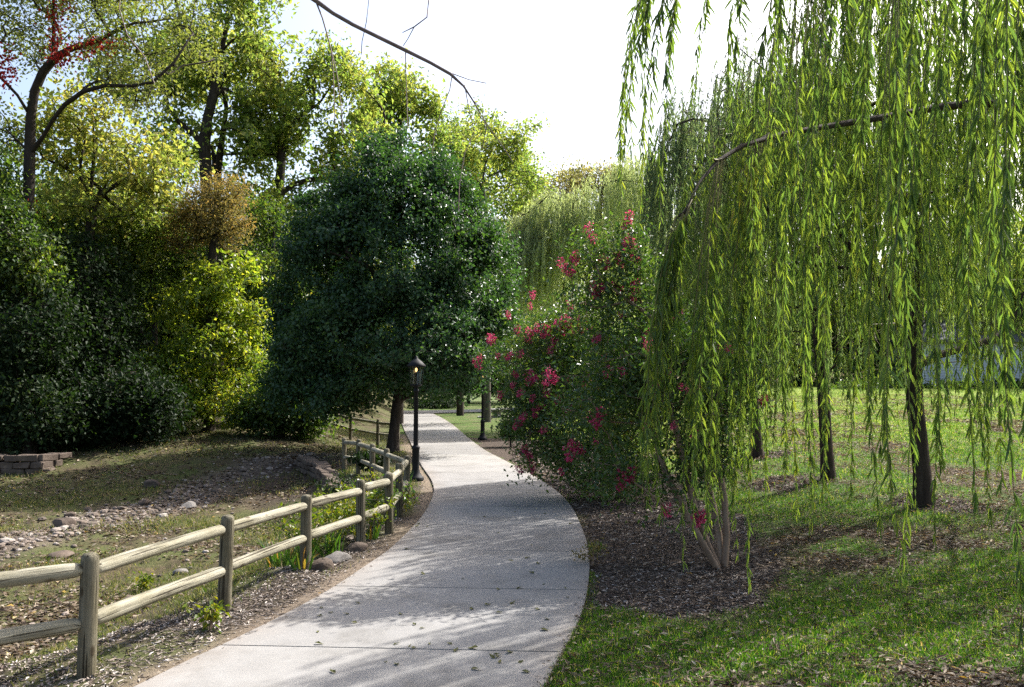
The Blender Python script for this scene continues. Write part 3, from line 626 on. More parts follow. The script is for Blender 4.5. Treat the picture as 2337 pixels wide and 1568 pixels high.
# --- far wood: copies of three trees
def plain_tree(name, label, h, r_, lm, seed, nt, L):
    base = np.zeros(3); q = np.random.default_rng(seed)
    def A_(x, y, z): return np.array([x, y, z])
    tr = [A_(0, 0, -.1), A_(.05, 0, h * .2), A_(.1, .1, h * .4), A_(0, .1, h * .6), A_(.05, 0, h * .8)]
    tips = []
    while len(tips) < nt:
        c = [(0, 0, h * .62, r_, h * .36), (r_ * .4, 0, h * .42, r_ * .8, h * .25), (-r_ * .4, .2, h * .45, r_ * .8, h * .28), (0, -r_ * .4, h * .3, r_ * .9, h * .22)][q.integers(4)]
        d = unit(q.normal(0, 1, 3)) * q.uniform(.35, 1) ** .5
        p = np.array([c[0] + d[0] * c[3], c[1] + d[1] * c[3], c[2] + d[2] * c[4]])
        if p[2] > .4: tips.append(p)
    NA, PA, rd, cnt, tid = grow(tr, np.array(tips), h * .016, .012, seg=.9, order_seed=seed)
    root = thing(name, label, 'tree', base, None); mb = MB(); skeleton(mb, NA, PA, rd, cnt); mb.build('trunk', M['bark'], root, True)
    tp = NA[tid]; V, Fq = spray(tp, unit(tp - NA[PA[tid]]), 30, .62, L, L * .65, seed, center=tp.mean(0)); mesh('crown', V, Fq, M[lm], root)
    return root
GL = 'far woodland tree in the leafy wall closing the view behind the park'
fa = [plain_tree('woodland_tree', GL, 13, 3.6, 'green', 61, 330, .26), plain_tree('woodland_tree', GL, 11, 3.4, 'under', 62, 300, .26), plain_tree('woodland_tree', GL, 12, 3.8, 'maple', 63, 330, .26)]
spots = []
q = np.random.default_rng(3)
for k, a in enumerate(np.concatenate([np.linspace(-37, 38, 34), np.linspace(-36, 39, 34)])):
    d = 62 + q.uniform(-5, 9)
    if a < -8: d = 44 + q.uniform(-4, 6)
    if k > 33: d += 13
    if -6 < a < 1.5: d = 82 + (k > 33) * 8
    spots.append((math.sin(R(a)) * d / math.cos(R(0)), math.cos(R(a)) * d, q.integers(3), q.uniform(.85, 1.1) * (.72 if -3 < a < 8 else 1.0)))
used = set()
for (x, y, k, s) in spots:
    k = int(k); z = zg(x, y) - .1
    if k not in used:
        used.add(k); o = fa[k]; o.location = (x, y, z); o.scale = (s, s, s); o['group'] = 'trees of the far woodland'
    else: dup(fa[k], (x, y, z), q.uniform(0, 6.28), s, GL, 'trees of the far woodland')
for k in range(3):
    if k not in used: fa[k].location = (60, 90, 0); fa[k]['group'] = 'trees of the far woodland'
wood('gold_crowned_tree', 'distant golden green tree just right of the gap of open sky', 1290, 66, [(1290, 800), (1290, 600), (1290, 470), (1295, 420)], [(1280, 430, 55, 55, 2, 0), (1240, 470, 40, 50, 1.6, 0), (1200, 430, 30, 40, 1.2, 0), (1290, 560, 70, 110, 2.4, 0), (1230, 640, 60, 110, 2.4, 0)], 'tan', 360, 30, .24, 71, .3, .4, .7)
wood('gold_crowned_tree', 'distant golden green tree half hidden by the pale far willow', 1370, 68, [(1370, 800), (1370, 600), (1370, 450), (1375, 390)], [(1360, 410, 60, 50, 2, 0), (1420, 430, 60, 60, 2, 0), (1330, 440, 50, 50, 1.6, 0), (1380, 560, 90, 120, 2.6, 0)], 'tan', 360, 30, .24, 72, .3, .4, .7)
wood('hedge_bush', 'low dark rounded bush where the far path turns', 990, 66, [(990, 925), (990, 915)], [(1005, 920, 50, 22, 1.6, 0), (960, 922, 35, 18, 1.2, 0)], 'under', 120, 30, .16, 73, .06, 0, .4, cat='bush', rtip=.01)
wood('hedge_bush', 'small dark bush beside the lawn at the edge of the mulch bed', 1165, 27.5, [(1165, 985), (1166, 960)], [(1165, 978, 22, 26, .35, 0)], 'under', 60, 40, .07, 74, .03, 0, .16, cat='bush', rtip=.005)

# ------------------------------------------------------------------ willows
def willow(name, label, base, trunk, dome, nstr, lrange, dens, L, Wd, lm, seed, rt=.17, limbs=None, extra=None, zmin=.6, tmpl=LANCE, skip=None, sway=.05, rtip=.004, lenfn=None):
    r = np.random.default_rng(seed); base = np.asarray(base, float)
    tips = []
    while len(tips) < nstr:
        (c, s) = dome[r.integers(len(dome))]
        d = unit(r.normal(0, 1, 3)); d[2] = abs(d[2]) if r.random() < .75 else d[2]
        p = np.asarray(c) + d * np.asarray(s) * r.uniform(.45, 1) ** .5
        if skip is not None and skip(p): continue
        tips.append(p)
    tips = np.array(tips)
    bare = r.uniform(0, .25, len(tips)) * r.uniform(0, 1, len(tips))
    lens = r.uniform(lrange[0], lrange[1], len(tips)) * (r.random(len(tips)) * .5 + .6)
    if lenfn is not None: lens = lenfn(tips, lens, r)
    if extra is not None:
        E_ = np.array([e[0] for e in extra]); tips = np.vstack([tips, E_]); lens = np.concatenate([lens, [e[1] for e in extra]]); bare = np.concatenate([bare, [e[2] for e in extra]])
    NA, PA, rd, cnt, tid = grow(trunk, tips, rt, rtip, seg=.55, order_seed=seed, extra=limbs, bend=.3)
    # grow() returns tips in its own order: match lengths by position
    tp = NA[tid]; root = thing(name, label, 'tree', base)
    D2 = ((tp[:, None, :] - tips[None]) ** 2).sum(-1).argmin(1); ln = lens[D2]; br_ = bare[D2]
    mb = MB(); ms = MB(); skeleton(mb, NA - base, PA, rd, cnt, 1.35, mbt=ms)
    P_, T_, N_, L_ = [], [], [], []
    cen = np.asarray(trunk)[-1]
    for p, l, b_ in zip(tp, ln, br_):
        g_ = zg(p[0], p[1]) + zmin * r.uniform(.6, 1.6)
        l = min(l, p[2] - g_)
        if l < .35: continue
        out = unit(np.array([p[0] - cen[0], p[1] - cen[1], 0])); n = max(5, int(l / .25)); s = np.linspace(0, 1, n)
        o1 = out[:2] * .18 * min(1, l) + r.normal(0, sway, 2) * l * .6
        bow = np.stack([o1[0] * (1 - (1 - s) ** 2), o1[1] * (1 - (1 - s) ** 2), -l * s + .10 * np.sin(s * 3) * (1 - s)], -1)
        ph = r.uniform(0, 6.28, 2); bow[:, 0] += .03 * np.sin(s * l * 3 + ph[0]) * s; bow[:, 1] += .03 * np.sin(s * l * 2.6 + ph[1]) * s
        S_ = p + bow
        ms.tube(S_ - base, np.linspace(rtip * .8, rtip * .35, n), 3, cap=False)
        m = int(l * (1 - b_) * dens); q_ = np.sort(b_ + (1 - b_) * r.uniform(.02, 1, m)); f_ = q_ * (n - 1); i_ = np.minimum(f_.astype(int), n - 2); w_ = (f_ - i_)[:, None]
        pos = S_[i_] * (1 - w_) + S_[i_ + 1] * w_; a = r.uniform(0, 6.28, m); sp = r.uniform(.15, .95, m) * (1 - .3 * q_)
        hor = np.stack([np.cos(a), np.sin(a), np.zeros(m)], -1)
        P_.append(pos); T_.append(hor * sp[:, None] + np.array([0, 0, -1.]) + r.normal(0, .12, (m, 3))); N_.append(hor * .8 + r.normal(0, .5, (m, 3)) + np.array([0, 0, .5]))
        L_.append(L * r.uniform(.6, 1.25, m) * (1 - .35 * q_ ** 3))
    mb.build('trunk', M['wbark'], root, True); ms.build('twigs', M['wtwig'], root, True)
    P_ = np.vstack(P_) - base; Ls = np.concatenate(L_)
    V, Fq = leaves(P_, np.vstack(T_), np.vstack(N_), Ls, Ls * Wd / L, tmpl)
    mesh('crown', V, Fq, M[lm], root)
    return root

def wtrunk(pts): return [np.asarray(p, float) for p in pts]
# nearest willow: its trunk stands out of the frame on the right, its strands hang into view
b0 = np.array([6.2, 4.9, zg(6.2, 4.9) - .05])
tr0 = wtrunk([b0, b0 + [-.05, 0, 1.2], b0 + [-.2, .1, 2.4], b0 + [-.35, .2, 3.4], b0 + [-.5, .3, 4.6], b0 + [-.6, .4, 5.8]])
limb0 = [([b0 + [-.2, .1, 2.4], b0 + [-.7, .6, 3.2], at(2500, 300, 6.6), at(2336, 235, 6.6), at(2230, 228, 6.5), at(2150, 245, 6.4), at(2050, 262, 6.2), at(1920, 285, 5.9), at(1760, 305, 5.5), at(1690, 332, 5.2), at(1630, 365, 4.95), at(1590, 415, 4.8), at(1566, 480, 4.7)], .05, .004),
         [b0 + [-.35, .2, 3.4], at(2300, -160, 5.4), at(2100, -190, 5.2), at(1900, -200, 5.0), at(1700, -200, 4.8), at(1560, -190, 4.7)],
         [b0 + [-.35, .2, 3.4], at(2500, -190, 3.9), at(2300, -200, 3.6), at(2080, -200, 3.5)],
         [b0 + [-.5, .3, 4.6], b0 + [-.9, 1.8, 5.6], b0 + [-1.4, 3.2, 6.0]], [b0 + [-.5, .3, 4.6], b0 + [.8, 1.4, 5.4], b0 + [1.6, 2.8, 5.8]], [b0 + [-.5, .3, 4.6], b0 + [-1.8, .9, 5.5], b0 + [-2.8, 1.6, 5.6]]]
ex0 = []
def hang(u, vt, vb, d): 
    v0 = min(vt, -90 - rng.uniform(0, 60))
    if u < 1775 and vt > 250:      # these hang from the thin arching limb
        v0 = float(np.interp(u, [1540, 1566, 1590, 1630, 1690, 1760], [490, 480, 415, 365, 332, 305])) + 6; d = float(np.interp(u, [1560, 1630, 1690, 1760], [4.7, 4.95, 5.2, 5.5])) + rng.normal(0, .05); vt = max(vt, v0 + 1)
    a = at(u, v0, d); bb = at(u, vb, d); ex0.append((a, a[2] - bb[2], (vt - v0) / (vb - v0)))
for (u, vt, vb, d) in [(1560, 470, 1180, 4.6), (1585, 500, 1120, 4.7), (1572, 600, 1150, 4.55), (1545, 560, 1080, 4.65), (1562, -60, 520, 4.5), (1510, -60, 400, 4.6), (1495, -30, 520, 5.2), (1640, 480, 1350, 5.0), (1650, 620, 1300, 5.0), (1640, 700, 1240, 5.1),
                       (1725, 300, 1380, 5.2), (1745, 500, 1330, 5.3), (1735, 700, 1250, 5.2), (1715, 400, 900, 4.8), (1890, 300, 1250, 4.2), (1905, 500, 1190, 4.3), (1850, 200, 1120, 4.6), (1830, 250, 1260, 5.4), (1870, 100, 1080, 4.8), (2050, 100, 1320, 3.6), (2045, 300, 1200, 3.7),
                       (2150, 100, 1280, 4.2), (2270, 0, 1150, 3.4), (2230, -50, 1040, 3.6), (2330, 200, 1520, 2.9), (2290, -40, 980, 3.3), (2340, -50, 1100, 3.6), (2260, -40, 1000, 4.4), (2320, -40, 1040, 4.8), (2210, -40, 930, 4.6), (2105, -50, 1140, 3.1), (2180, -50, 1060, 3.4), (1980, -50, 1130, 4.4), (1780, -50, 1060, 4.7), (1790, -80, 700, 4.3), (1720, -80, 300, 4.5), (1655, -60, 220, 4.8),
                       (1900, -80, 760, 4.0), (2000, -80, 820, 4.0), (2060, -60, 960, 3.9), (1950, -60, 1000, 4.1), (2300, -60, 900, 3.0), (1810, 300, 980, 4.5), (1760, 350, 900, 4.6)]:
    hang(u, vt, vb, d)
    for _ in range(3 if u < 1760 else 1): hang(u + rng.normal(0, 9), vt + rng.uniform(-60, 60), vb - rng.uniform(20, 330), d + rng.uniform(-.15, .3))
def skip0(p):      # keep the path side open as in the photograph
    u = 1168 + F * p[0] / max(p[1], .5)
    c_ = (p[0] - 1.2) * .669 - (p[1] - 4.6) * .743      # thin gap in the crown that lets the sun through
    return (abs(c_) < .75 and (p[0] * 7.3) % 1 < .85) or p[1] < 1.6 or (u < 1745) or p[2] < max(4.0, 1.8 + .47 * p[1])
willow('weeping_willow', 'nearest weeping willow, long leafy strands hanging into view from beyond the right edge', b0, tr0,
       [((4.8, 6.2, 4.6), (2.6, 2.0, 1.7)), ((5.6, 7.6, 4.9), (3.0, 2.2, 2.0)), ((4.4, 7.8, 5.0), (2.2, 1.8, 1.7)), ((7.2, 7.6, 5.2), (2.2, 2.2, 1.8)), ((5.2, 9.4, 5.8), (2.6, 1.6, 1.8)), ((4.6, 7.4, 5.6), (2.2, 1.8, 1.6)), ((6.4, 9.4, 6.9), (3.0, 2.4, 1.6)), ((5.4, 9.4, 7.0), (2.0, 1.6, 1.3))], 620, (1.6, 4.6), 60, .097, .0128, 'wnear', 81, .2, limb0, ex0, .75, LANCE, skip0, .05, .0035)
def bw(i): 
    b = W_BASE[i].copy(); b[2] -= .05; return b
b1 = bw(0); d1 = b1[1]
tr1 = wtrunk([b1, at(2103, 1080, d1), at(2098, 1000, d1), at(2085, 920, d1), at(2078, 840, d1), at(2090, 740, d1), at(2100, 640, d1), at(2090, 480, d1), at(2080, 330, d1)])
limb1 = [[at(2078, 840, d1), at(2140, 805, d1 + .2), at(2200, 795, d1 + .4), at(2290, 770, d1 + .6)], [at(2090, 740, d1), at(2000, 640, d1 - .6), at(1900, 520, d1 - 1)]]
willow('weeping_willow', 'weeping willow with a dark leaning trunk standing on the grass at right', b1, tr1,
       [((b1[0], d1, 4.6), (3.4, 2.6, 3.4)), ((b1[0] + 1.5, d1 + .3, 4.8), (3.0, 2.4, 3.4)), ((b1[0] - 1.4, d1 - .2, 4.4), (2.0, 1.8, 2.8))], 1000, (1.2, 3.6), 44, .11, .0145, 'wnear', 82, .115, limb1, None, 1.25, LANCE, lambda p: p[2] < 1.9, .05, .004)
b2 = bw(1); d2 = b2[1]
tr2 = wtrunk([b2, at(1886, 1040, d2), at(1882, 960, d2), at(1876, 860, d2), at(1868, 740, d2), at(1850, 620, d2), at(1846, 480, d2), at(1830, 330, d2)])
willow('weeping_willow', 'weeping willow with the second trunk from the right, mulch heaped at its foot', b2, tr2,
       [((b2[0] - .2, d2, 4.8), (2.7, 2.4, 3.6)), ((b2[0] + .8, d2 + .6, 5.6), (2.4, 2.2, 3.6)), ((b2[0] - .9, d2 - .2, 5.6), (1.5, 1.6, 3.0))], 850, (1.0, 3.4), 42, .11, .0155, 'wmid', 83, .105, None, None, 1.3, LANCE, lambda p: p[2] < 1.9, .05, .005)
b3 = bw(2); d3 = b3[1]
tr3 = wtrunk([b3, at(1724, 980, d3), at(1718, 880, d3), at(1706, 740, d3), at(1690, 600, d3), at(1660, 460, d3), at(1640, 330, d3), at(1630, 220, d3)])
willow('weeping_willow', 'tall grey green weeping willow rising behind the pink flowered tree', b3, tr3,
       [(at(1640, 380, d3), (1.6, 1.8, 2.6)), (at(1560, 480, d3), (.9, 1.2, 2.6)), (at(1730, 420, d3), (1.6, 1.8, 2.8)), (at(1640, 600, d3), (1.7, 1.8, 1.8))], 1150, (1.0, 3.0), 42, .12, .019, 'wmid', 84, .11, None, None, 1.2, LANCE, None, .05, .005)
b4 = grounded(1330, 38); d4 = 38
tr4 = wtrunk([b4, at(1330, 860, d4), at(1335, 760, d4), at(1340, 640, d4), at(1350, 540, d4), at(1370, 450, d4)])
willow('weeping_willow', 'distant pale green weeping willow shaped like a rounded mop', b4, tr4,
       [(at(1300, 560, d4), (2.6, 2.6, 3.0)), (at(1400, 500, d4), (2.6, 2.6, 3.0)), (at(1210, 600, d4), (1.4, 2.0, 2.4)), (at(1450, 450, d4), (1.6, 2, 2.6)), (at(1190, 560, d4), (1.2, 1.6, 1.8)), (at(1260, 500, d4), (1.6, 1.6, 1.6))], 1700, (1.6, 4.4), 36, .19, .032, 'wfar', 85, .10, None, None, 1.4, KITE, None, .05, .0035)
# bare hanging branch: the tree stands out of frame on the left, one limb arches over the view
bb = np.array([-5.2, 1.4, zg(-5.2, 1.4) - .05]); d5 = 5.2
trb = wtrunk([bb, bb + [.05, .1, 1.5], bb + [.15, .3, 3.0], bb + [.4, .7, 4.4], bb + [.6, .9, 5.8]])
def px(pts, d): return [at(u, v, d + .02 * i) for i, (u, v) in enumerate(pts)]
lb = [[bb + [.15, .3, 3.0], bb + [.8, .9, 4.0], bb + [1.8, 1.9, 4.75], bb + [2.9, 3.0, 4.7], at(690, -25, d5), at(720, 2, d5), at(758, 32, d5), at(800, 55, d5), at(862, 84, d5), at(925, 115, d5), at(985, 145, d5), at(1032, 168, d5), at(1060, 195, d5), at(1078, 228, d5), at(1096, 262, d5), at(1120, 300, d5 + .1), at(1150, 335, d5 + .1), at(1170, 370, d5 + .1)],
      [at(720, 2, d5)] + px([(735, 40), (745, 75), (756, 118), (760, 160), (762, 215), (764, 280)], d5),
      [at(756, 118, d5)] + px([(768, 165), (777, 230), (782, 300)], d5),
      [at(1032, 168, d5)] + px([(1026, 205), (1008, 250), (992, 300), (985, 350)], d5),
      [at(1060, 195, d5)] + px([(1070, 250), (1082, 300), (1060, 350), (1048, 420), (1046, 480)], d5),
      [at(1078, 228, d5)] + px([(1100, 250), (1108, 300), (1100, 340)], d5),
      [at(925, 115, d5)] + px([(926, 170), (928, 230), (930, 290)], d5),
      [at(1032, 168, d5)] + px([(1070, 182), (1110, 190)], d5),
      [bb + [2.9, 3.0, 4.7], at(800, -90, d5 + .3), at(842, -10, d5 + .3), at(836, 50, d5 + .3), at(826, 95, d5 + .3), at(824, 125, d5 + .3)],
      [at(800, -90, d5 + .3), at(930, -70, d5 + .3), at(978, -5, d5 + .3), at(974, 40, d5 + .3), at(945, 62, d5 + .3), at(918, 75, d5 + .3)],
      [at(945, 62, d5 + .3), at(930, 90, d5 + .3), at(920, 105, d5 + .3)],
      [bb + [1.8, 1.9, 4.75], at(280, -60, d5 - .5), at(272, 20, d5 - .5), at(290, 80, d5 - .5), at(330, 130, d5 - .5), at(352, 190, d5 - .5)]]
NA = [np.asarray(p) for p in trb]
NAo, PAo, rdo, cnto, tido = grow(trb, np.array([bb + [x, y, z] for x, y, z in [(-1, -1, 6), (1, -1, 6.5), (-1.5, 1, 6.8), (-.5, 1.5, 7.2), (-1, -.6, 5.4), (.3, -1.6, 7)]]), 0.026, .0032, extra=lb, seg=.6)
root = thing('bare_tree', 'thin bare branch with drooping twigs crossing the open sky at the top', 'tree', bb)
mb = MB(); skeleton(mb, NAo - bb, PAo, rdo, cnto, 1.4); mb.build('trunk', M['twig'], root, True)

# ------------------------------------------------------------------ crape myrtles
def cluster_mesh(seed):
    r = np.random.default_rng(seed); n = 110
    d = unit(r.normal(0, 1, (n, 3))); P = d * r.uniform(.3, 1, n)[:, None] ** .5 * np.array([.055, .055, .10]) * r.uniform(.6, 1.5, n)[:, None] * np.where(d[:, 2:] > 0, 1.1, .8)
    V, Fq = leaves(P, d + r.normal(0, .6, d.shape), r.normal(0, 1, d.shape), r.uniform(.02, .038, n), r.uniform(.02, .034, n))
    o = mesh('blossom', V, Fq, M['petal']); return o
protos = [cluster_mesh(s) for s in (1, 2, 3)]
def crape(name, label, base, trunks, blobs, flowers, ntips, nleaf, L, seed, rt=.035):
    tips = blob_tips(blobs, ntips, seed, .25, .45, 1.6)
    fl = np.array([at(u, v, d) for (u, v, d, s) in flowers])
    allt = np.vstack([tips, fl]); base = np.asarray(base)
    root = thing(name, label, 'tree', base); mb = MB(); tp_all = []; dr_all = []
    near = np.array([np.argmin([min(np.linalg.norm((t - np.asarray(p)) * [1, 1, .7]) for p in tr) for tr in trunks]) for t in allt])
    for k, tr in enumerate(trunks):
        tt = allt[near == k]
        if len(tt) < 4: tt = allt[:6]
        NA, PA, rd, cnt, tid = grow(tr, tt, rt, .003, seg=.28, order_seed=seed + k, bend=.3)
        skeleton(mb, NA - base, PA, rd, cnt, 1.15); tp_all.append(NA[tid] - base); dr_all.append(unit(NA[tid] - NA[PA[tid]]))
    mb.build('trunk', M['cbark'], root, True)
    tp = np.vstack(tp_all); dr = np.vstack(dr_all)
    V, Fq = spray(tp, dr, nleaf, .19, L, L * .52, seed + 9, droop=.2, upb=.55, flat=.9, center=tp.mean(0))
    mesh('crown', V, Fq, M['crape'], root)
    for i, (p, (u, v, d, s)) in enumerate(zip(fl, flowers)):
        o = protos[i % 3].copy(); C.collection.objects.link(o); o.parent = root; o.location = [float(a) for a in (p - base)]
        o.rotation_euler = (rng.uniform(-.9, .9), rng.uniform(-.9, .9), rng.uniform(0, 6)); s *= .8; o.scale = (s, s, s)
c1 = ground_at(1640, 1292); dA = c1[1]
tA = [[c1 + [-.02, 0, -.03], at(1600, 1230, dA), at(1560, 1165, dA), at(1520, 1090, dA + .2), at(1480, 980, dA + .4), at(1450, 840, dA + .6)],
      [c1 + [.0, .03, -.03], at(1612, 1235, dA + .05), at(1585, 1180, dA + .1), at(1570, 1090, dA + .2), at(1540, 960, dA + .3), at(1490, 800, dA + .3), at(1455, 660, dA + .3)],
      [c1 + [.07, .05, -.03], at(1662, 1225, dA + .1), at(1655, 1150, dA + .2), at(1640, 1060, dA + .3), at(1620, 940, dA + .4), at(1590, 800, dA + .5)],
      [c1 + [.05, .1, -.03], at(1645, 1220, dA + .15), at(1625, 1150, dA + .3), at(1612, 1090, dA + .4), at(1650, 980, dA + .6)]]
fA = [(u, v, dA + q, s) for (u, v, q, s) in [(1340, 522, .2, .8), (1352, 545, .2, .8), (1312, 590, .2, 1), (1285, 607, .3, 1), (1300, 618, .2, 1), (1435, 497, .3, .9), (1430, 512, .3, 1), (1440, 557, .3, 1.1), (1432, 570, .3, 1), (1380, 600, .1, 1), (1410, 590, .2, .9), (1365, 655, .1, 1.25), (1358, 668, .1, 1), (1445, 655, .1, 1), (1410, 665, .2, .8), (1475, 770, -.2, 1),
      (1470, 850, 0, .8), (1385, 850, 0, .9), (1590, 890, -.1, .8), (1690, 870, .1, .9), (1740, 915, .2, .9), (1540, 720, 0, .8), (1510, 780, 0, .7), (1420, 850, -.2, .7), (1520, 1165, -.2, 1.0), (1590, 1190, 0, 1.2), (1605, 1180, 0, .9), (1360, 960, -.2, 1.2), (1372, 945, -.2, .9), (1430, 1090, -.2, 1.2), (1420, 1105, -.2, 1), (1440, 1080, -.2, .9), (1310, 1020, .2, 1.0), (1300, 1035, .2, 1.2), (1320, 1025, .2, 1), (1470, 980, -.3, .8), (1260, 860, .4, 1.1), (1250, 872, .4, .9)]]
qf = np.random.default_rng(78)
for _ in range(9): fA.append((1400 + qf.normal(0, 60), qf.uniform(520, 800), dA - .1 + .3 * qf.random(), qf.uniform(.5, .8)))
for _ in range(10): fA.append((qf.uniform(1400, 1700), qf.uniform(760, 1000), dA - .4, qf.uniform(.5, .9)))
crape('crape_myrtle', 'crape myrtle with bare smooth leaning stems rising from the mulch, crimson blossoms on top', c1, tA,
      [(1450, 800, dA + .4, 120, 120, .9), (1440, 650, dA + .3, 55, 70, .4), (1560, 900, dA + .4, 150, 170, .9), (1400, 960, dA + .3, 130, 130, .8), (1470, 1060, dA + .2, 150, 70, .7), (1640, 820, dA + .6, 90, 120, .7), (1345, 570, dA + .3, 35, 45, .25), (1438, 545, dA + .3, 25, 50, .2), (1350, 680, dA + .3, 60, 50, .4), (1600, 1040, dA + .5, 90, 60, .6)],
      fA, 850, 28, .057, 91)
c2 = ground_at(1428, 1138); dB = c2[1]
tB = [[c2 + [-.05, 0, -.03], at(1400, 1080, dB), at(1350, 990, dB), at(1290, 890, dB), at(1230, 800, dB)], [c2 + [.05, .05, -.03], at(1425, 1060, dB), at(1400, 940, dB), at(1350, 800, dB), at(1310, 720, dB)], [c2 + [0, .1, -.03], at(1380, 1085, dB + .2), at(1310, 1020, dB + .2), at(1230, 960, dB + .1)]]
fB = [(u, v, dB - .9 + q, s * 1.25) for (u, v, q, s) in [(1090, 832, .5, 1), (1095, 822, .5, .8), (1125, 773, .5, .9), (1117, 777, .5, .9), (1215, 675, .6, .8), (1210, 700, .6, .7), (1215, 862, -.2, 1.2), (1208, 872, -.2, .9), (1185, 810, 0, .8), (1160, 720, .3, .7), (1290, 730, .2, 1), (1270, 742, .2, 1), (1250, 755, .2, 1), (1282, 755, .2, 1), (1240, 765, .1, .9), (1225, 750, .2, .9), (1265, 780, .1, .8), (1210, 760, .2, .9), (1205, 775, .2, .8), (1180, 755, .3, .8), (1300, 700, .2, .9), (1320, 735, .2, .8), (1340, 700, .3, .8), (1255, 800, 0, .8),
      (1180, 968, 0, 1), (1190, 960, 0, .8), (1220, 945, -.1, .9), (1230, 930, -.1, .8), (1240, 980, -.2, .8), (1205, 1040, -.2, .9), (1195, 1030, -.1, .8), (1215, 1065, -.2, .7), (1140, 905, .2, .8), (1170, 880, .1, .7), (1275, 910, -.3, .7), (1330, 880, -.3, .8)]]
qf = np.random.default_rng(77)
for _ in range(24):
    a = qf.uniform(0, 6.28); q_ = qf.uniform(.3, 1) ** .5
    fB.append((1265 + 135 * q_ * math.cos(a), 800 + 85 * q_ * math.sin(a), dB - 1.0 + .2 * qf.random(), qf.uniform(.6, 1.05)))
for _ in range(16): fB.append((qf.uniform(1180, 1400), qf.uniform(880, 1080), dB - 1.2, qf.uniform(.7, 1.1)))
crape('crape_myrtle', 'broad low crape myrtle leaning over the path edge, pink blossoms reaching to its left', c2, tB,
      [(1270, 850, dB - .1, 120, 130, 1.1), (1180, 840, dB, 80, 70, .8), (1380, 900, dB, 140, 150, 1.2), (1260, 990, dB - .2, 100, 90, 1.0), (1380, 1060, dB - .3, 130, 70, .9), (1290, 760, dB, 90, 50, .8), (1200, 940, dB, 60, 60, .7), (1130, 815, dB - .2, 45, 30, .5)],
      fB, 1000, 28, .066, 92)
for p in protos: bpy.data.objects.remove(p)

# ------------------------------------------------------------------ fences
post_h = .76
PX = [(197, 1537, 5.4), (511, 1390, 6.8), (697, 1300, 8.2), (823, 1244, 9.7), (890, 1183, 11.1), (914, 1148, 12.8), (927, 1103, 14.1)]
P = [ground_at(u, v)[:2] for (u, v, _) in PX]
P[4] = np.array([at(890, 900, 11.0)[0], 11.0]); P[5] = np.array([at(913, 900, 12.45)[0], 12.45]); P[6] = np.array([at(928, 900, 14.0)[0], 14.0])
P = [np.array([-3.95, 4.35])] + P
cornr = P[-1]
for (u, d) in [(884, 15.6), (851, 17.2), (820, 18.6), (788, 20.0)]: P.append(np.array([(u - 1168) / F * d, d]))
P[0] = P[1] + (np.array([-1.12, -1.05]))
def dome_post(r, h):
    mb = MB(); mb.lathe([(r * 1.02, -.25), (r * 1.02, 0), (r, .3), (r * .98, h - .05), (r * .93, h - .025), (r * .72, h - .007), (r * .3, h), (.001, h + .001)], 16); return mb
def rail_mesh(L, r):
    mb = MB(); z = np.linspace(0, L, 14); rr = np.full(14, r); P_ = np.stack([.004 * np.sin(z * 2.3), .006 * np.sin(z * 1.7 + 1), z], -1)
    z = np.concatenate([[-.03, -.005, .0, .03], np.linspace(.09, L - .09, 10), [L - .03, L, L + .005, L + .03]])
    rr = np.concatenate([[r * .55, r * .55, r * .72, r * .93], r * (1 + .03 * np.sin(np.linspace(0, 9, 10))), [r * .93, r * .72, r * .55, r * .55]])
    mb.tube(np.stack([.004 * np.sin(z * 2.3), .006 * np.sin(z * 1.7 + 1), z], -1), rr, 14); return mb
def fence(pts, label, name='rail_fence', h=post_h, zf=(.645, .315), r=.056, rails=True):
    zs = [zg(p[0], p[1]) for p in pts]; root = thing(name, label, 'fence', (pts[0][0], pts[0][1], zs[0]))
    r0 = np.array([pts[0][0], pts[0][1], zs[0]]); pm = dome_post(r, h); proto = None
    for p, z in zip(pts, zs):
        if proto is None: o = proto = pm.build('post', M['post'], root, True)
        else: o = proto.copy(); C.collection.objects.link(o); o.parent = root
        o.location = [float(a) for a in (np.array([p[0], p[1], z]) - r0)]; o.rotation_euler = (rng.normal(0, .012), rng.normal(0, .012), rng.uniform(0, 6))
        o.scale = (1, 1, rng.uniform(.985, 1.015))
    for i in range(len(pts) - 1):
        for zz in zf:
            a = np.array([pts[i][0], pts[i][1], zs[i] + zz + rng.normal(0, .008)]); b_ = np.array([pts[i + 1][0], pts[i + 1][1], zs[i + 1] + zz + rng.normal(0, .008)])
            d = b_ - a; L = np.linalg.norm(d); u_ = d / L
            o = rail_mesh(L - 2 * r + .012, r * rng.uniform(.78, .9)).build('rail', M['wood'], root, True)
            o.location = [float(q) for q in (a + u_ * (r - .006) - r0)]; o.rotation_euler = Vector(u_).to_track_quat('Z', 'Y').to_euler()
fence(P, 'weathered round rail wooden fence running along the left of the concrete path')
fence([at(908, 960, 27)[:2], at(862, 960, 28)[:2], at(800, 960, 29.2)[:2], at(735, 960, 30.2)[:2]], 'short wooden rail fence behind the dark trunk, mostly in shade', h=.85, zf=(.72, .36))

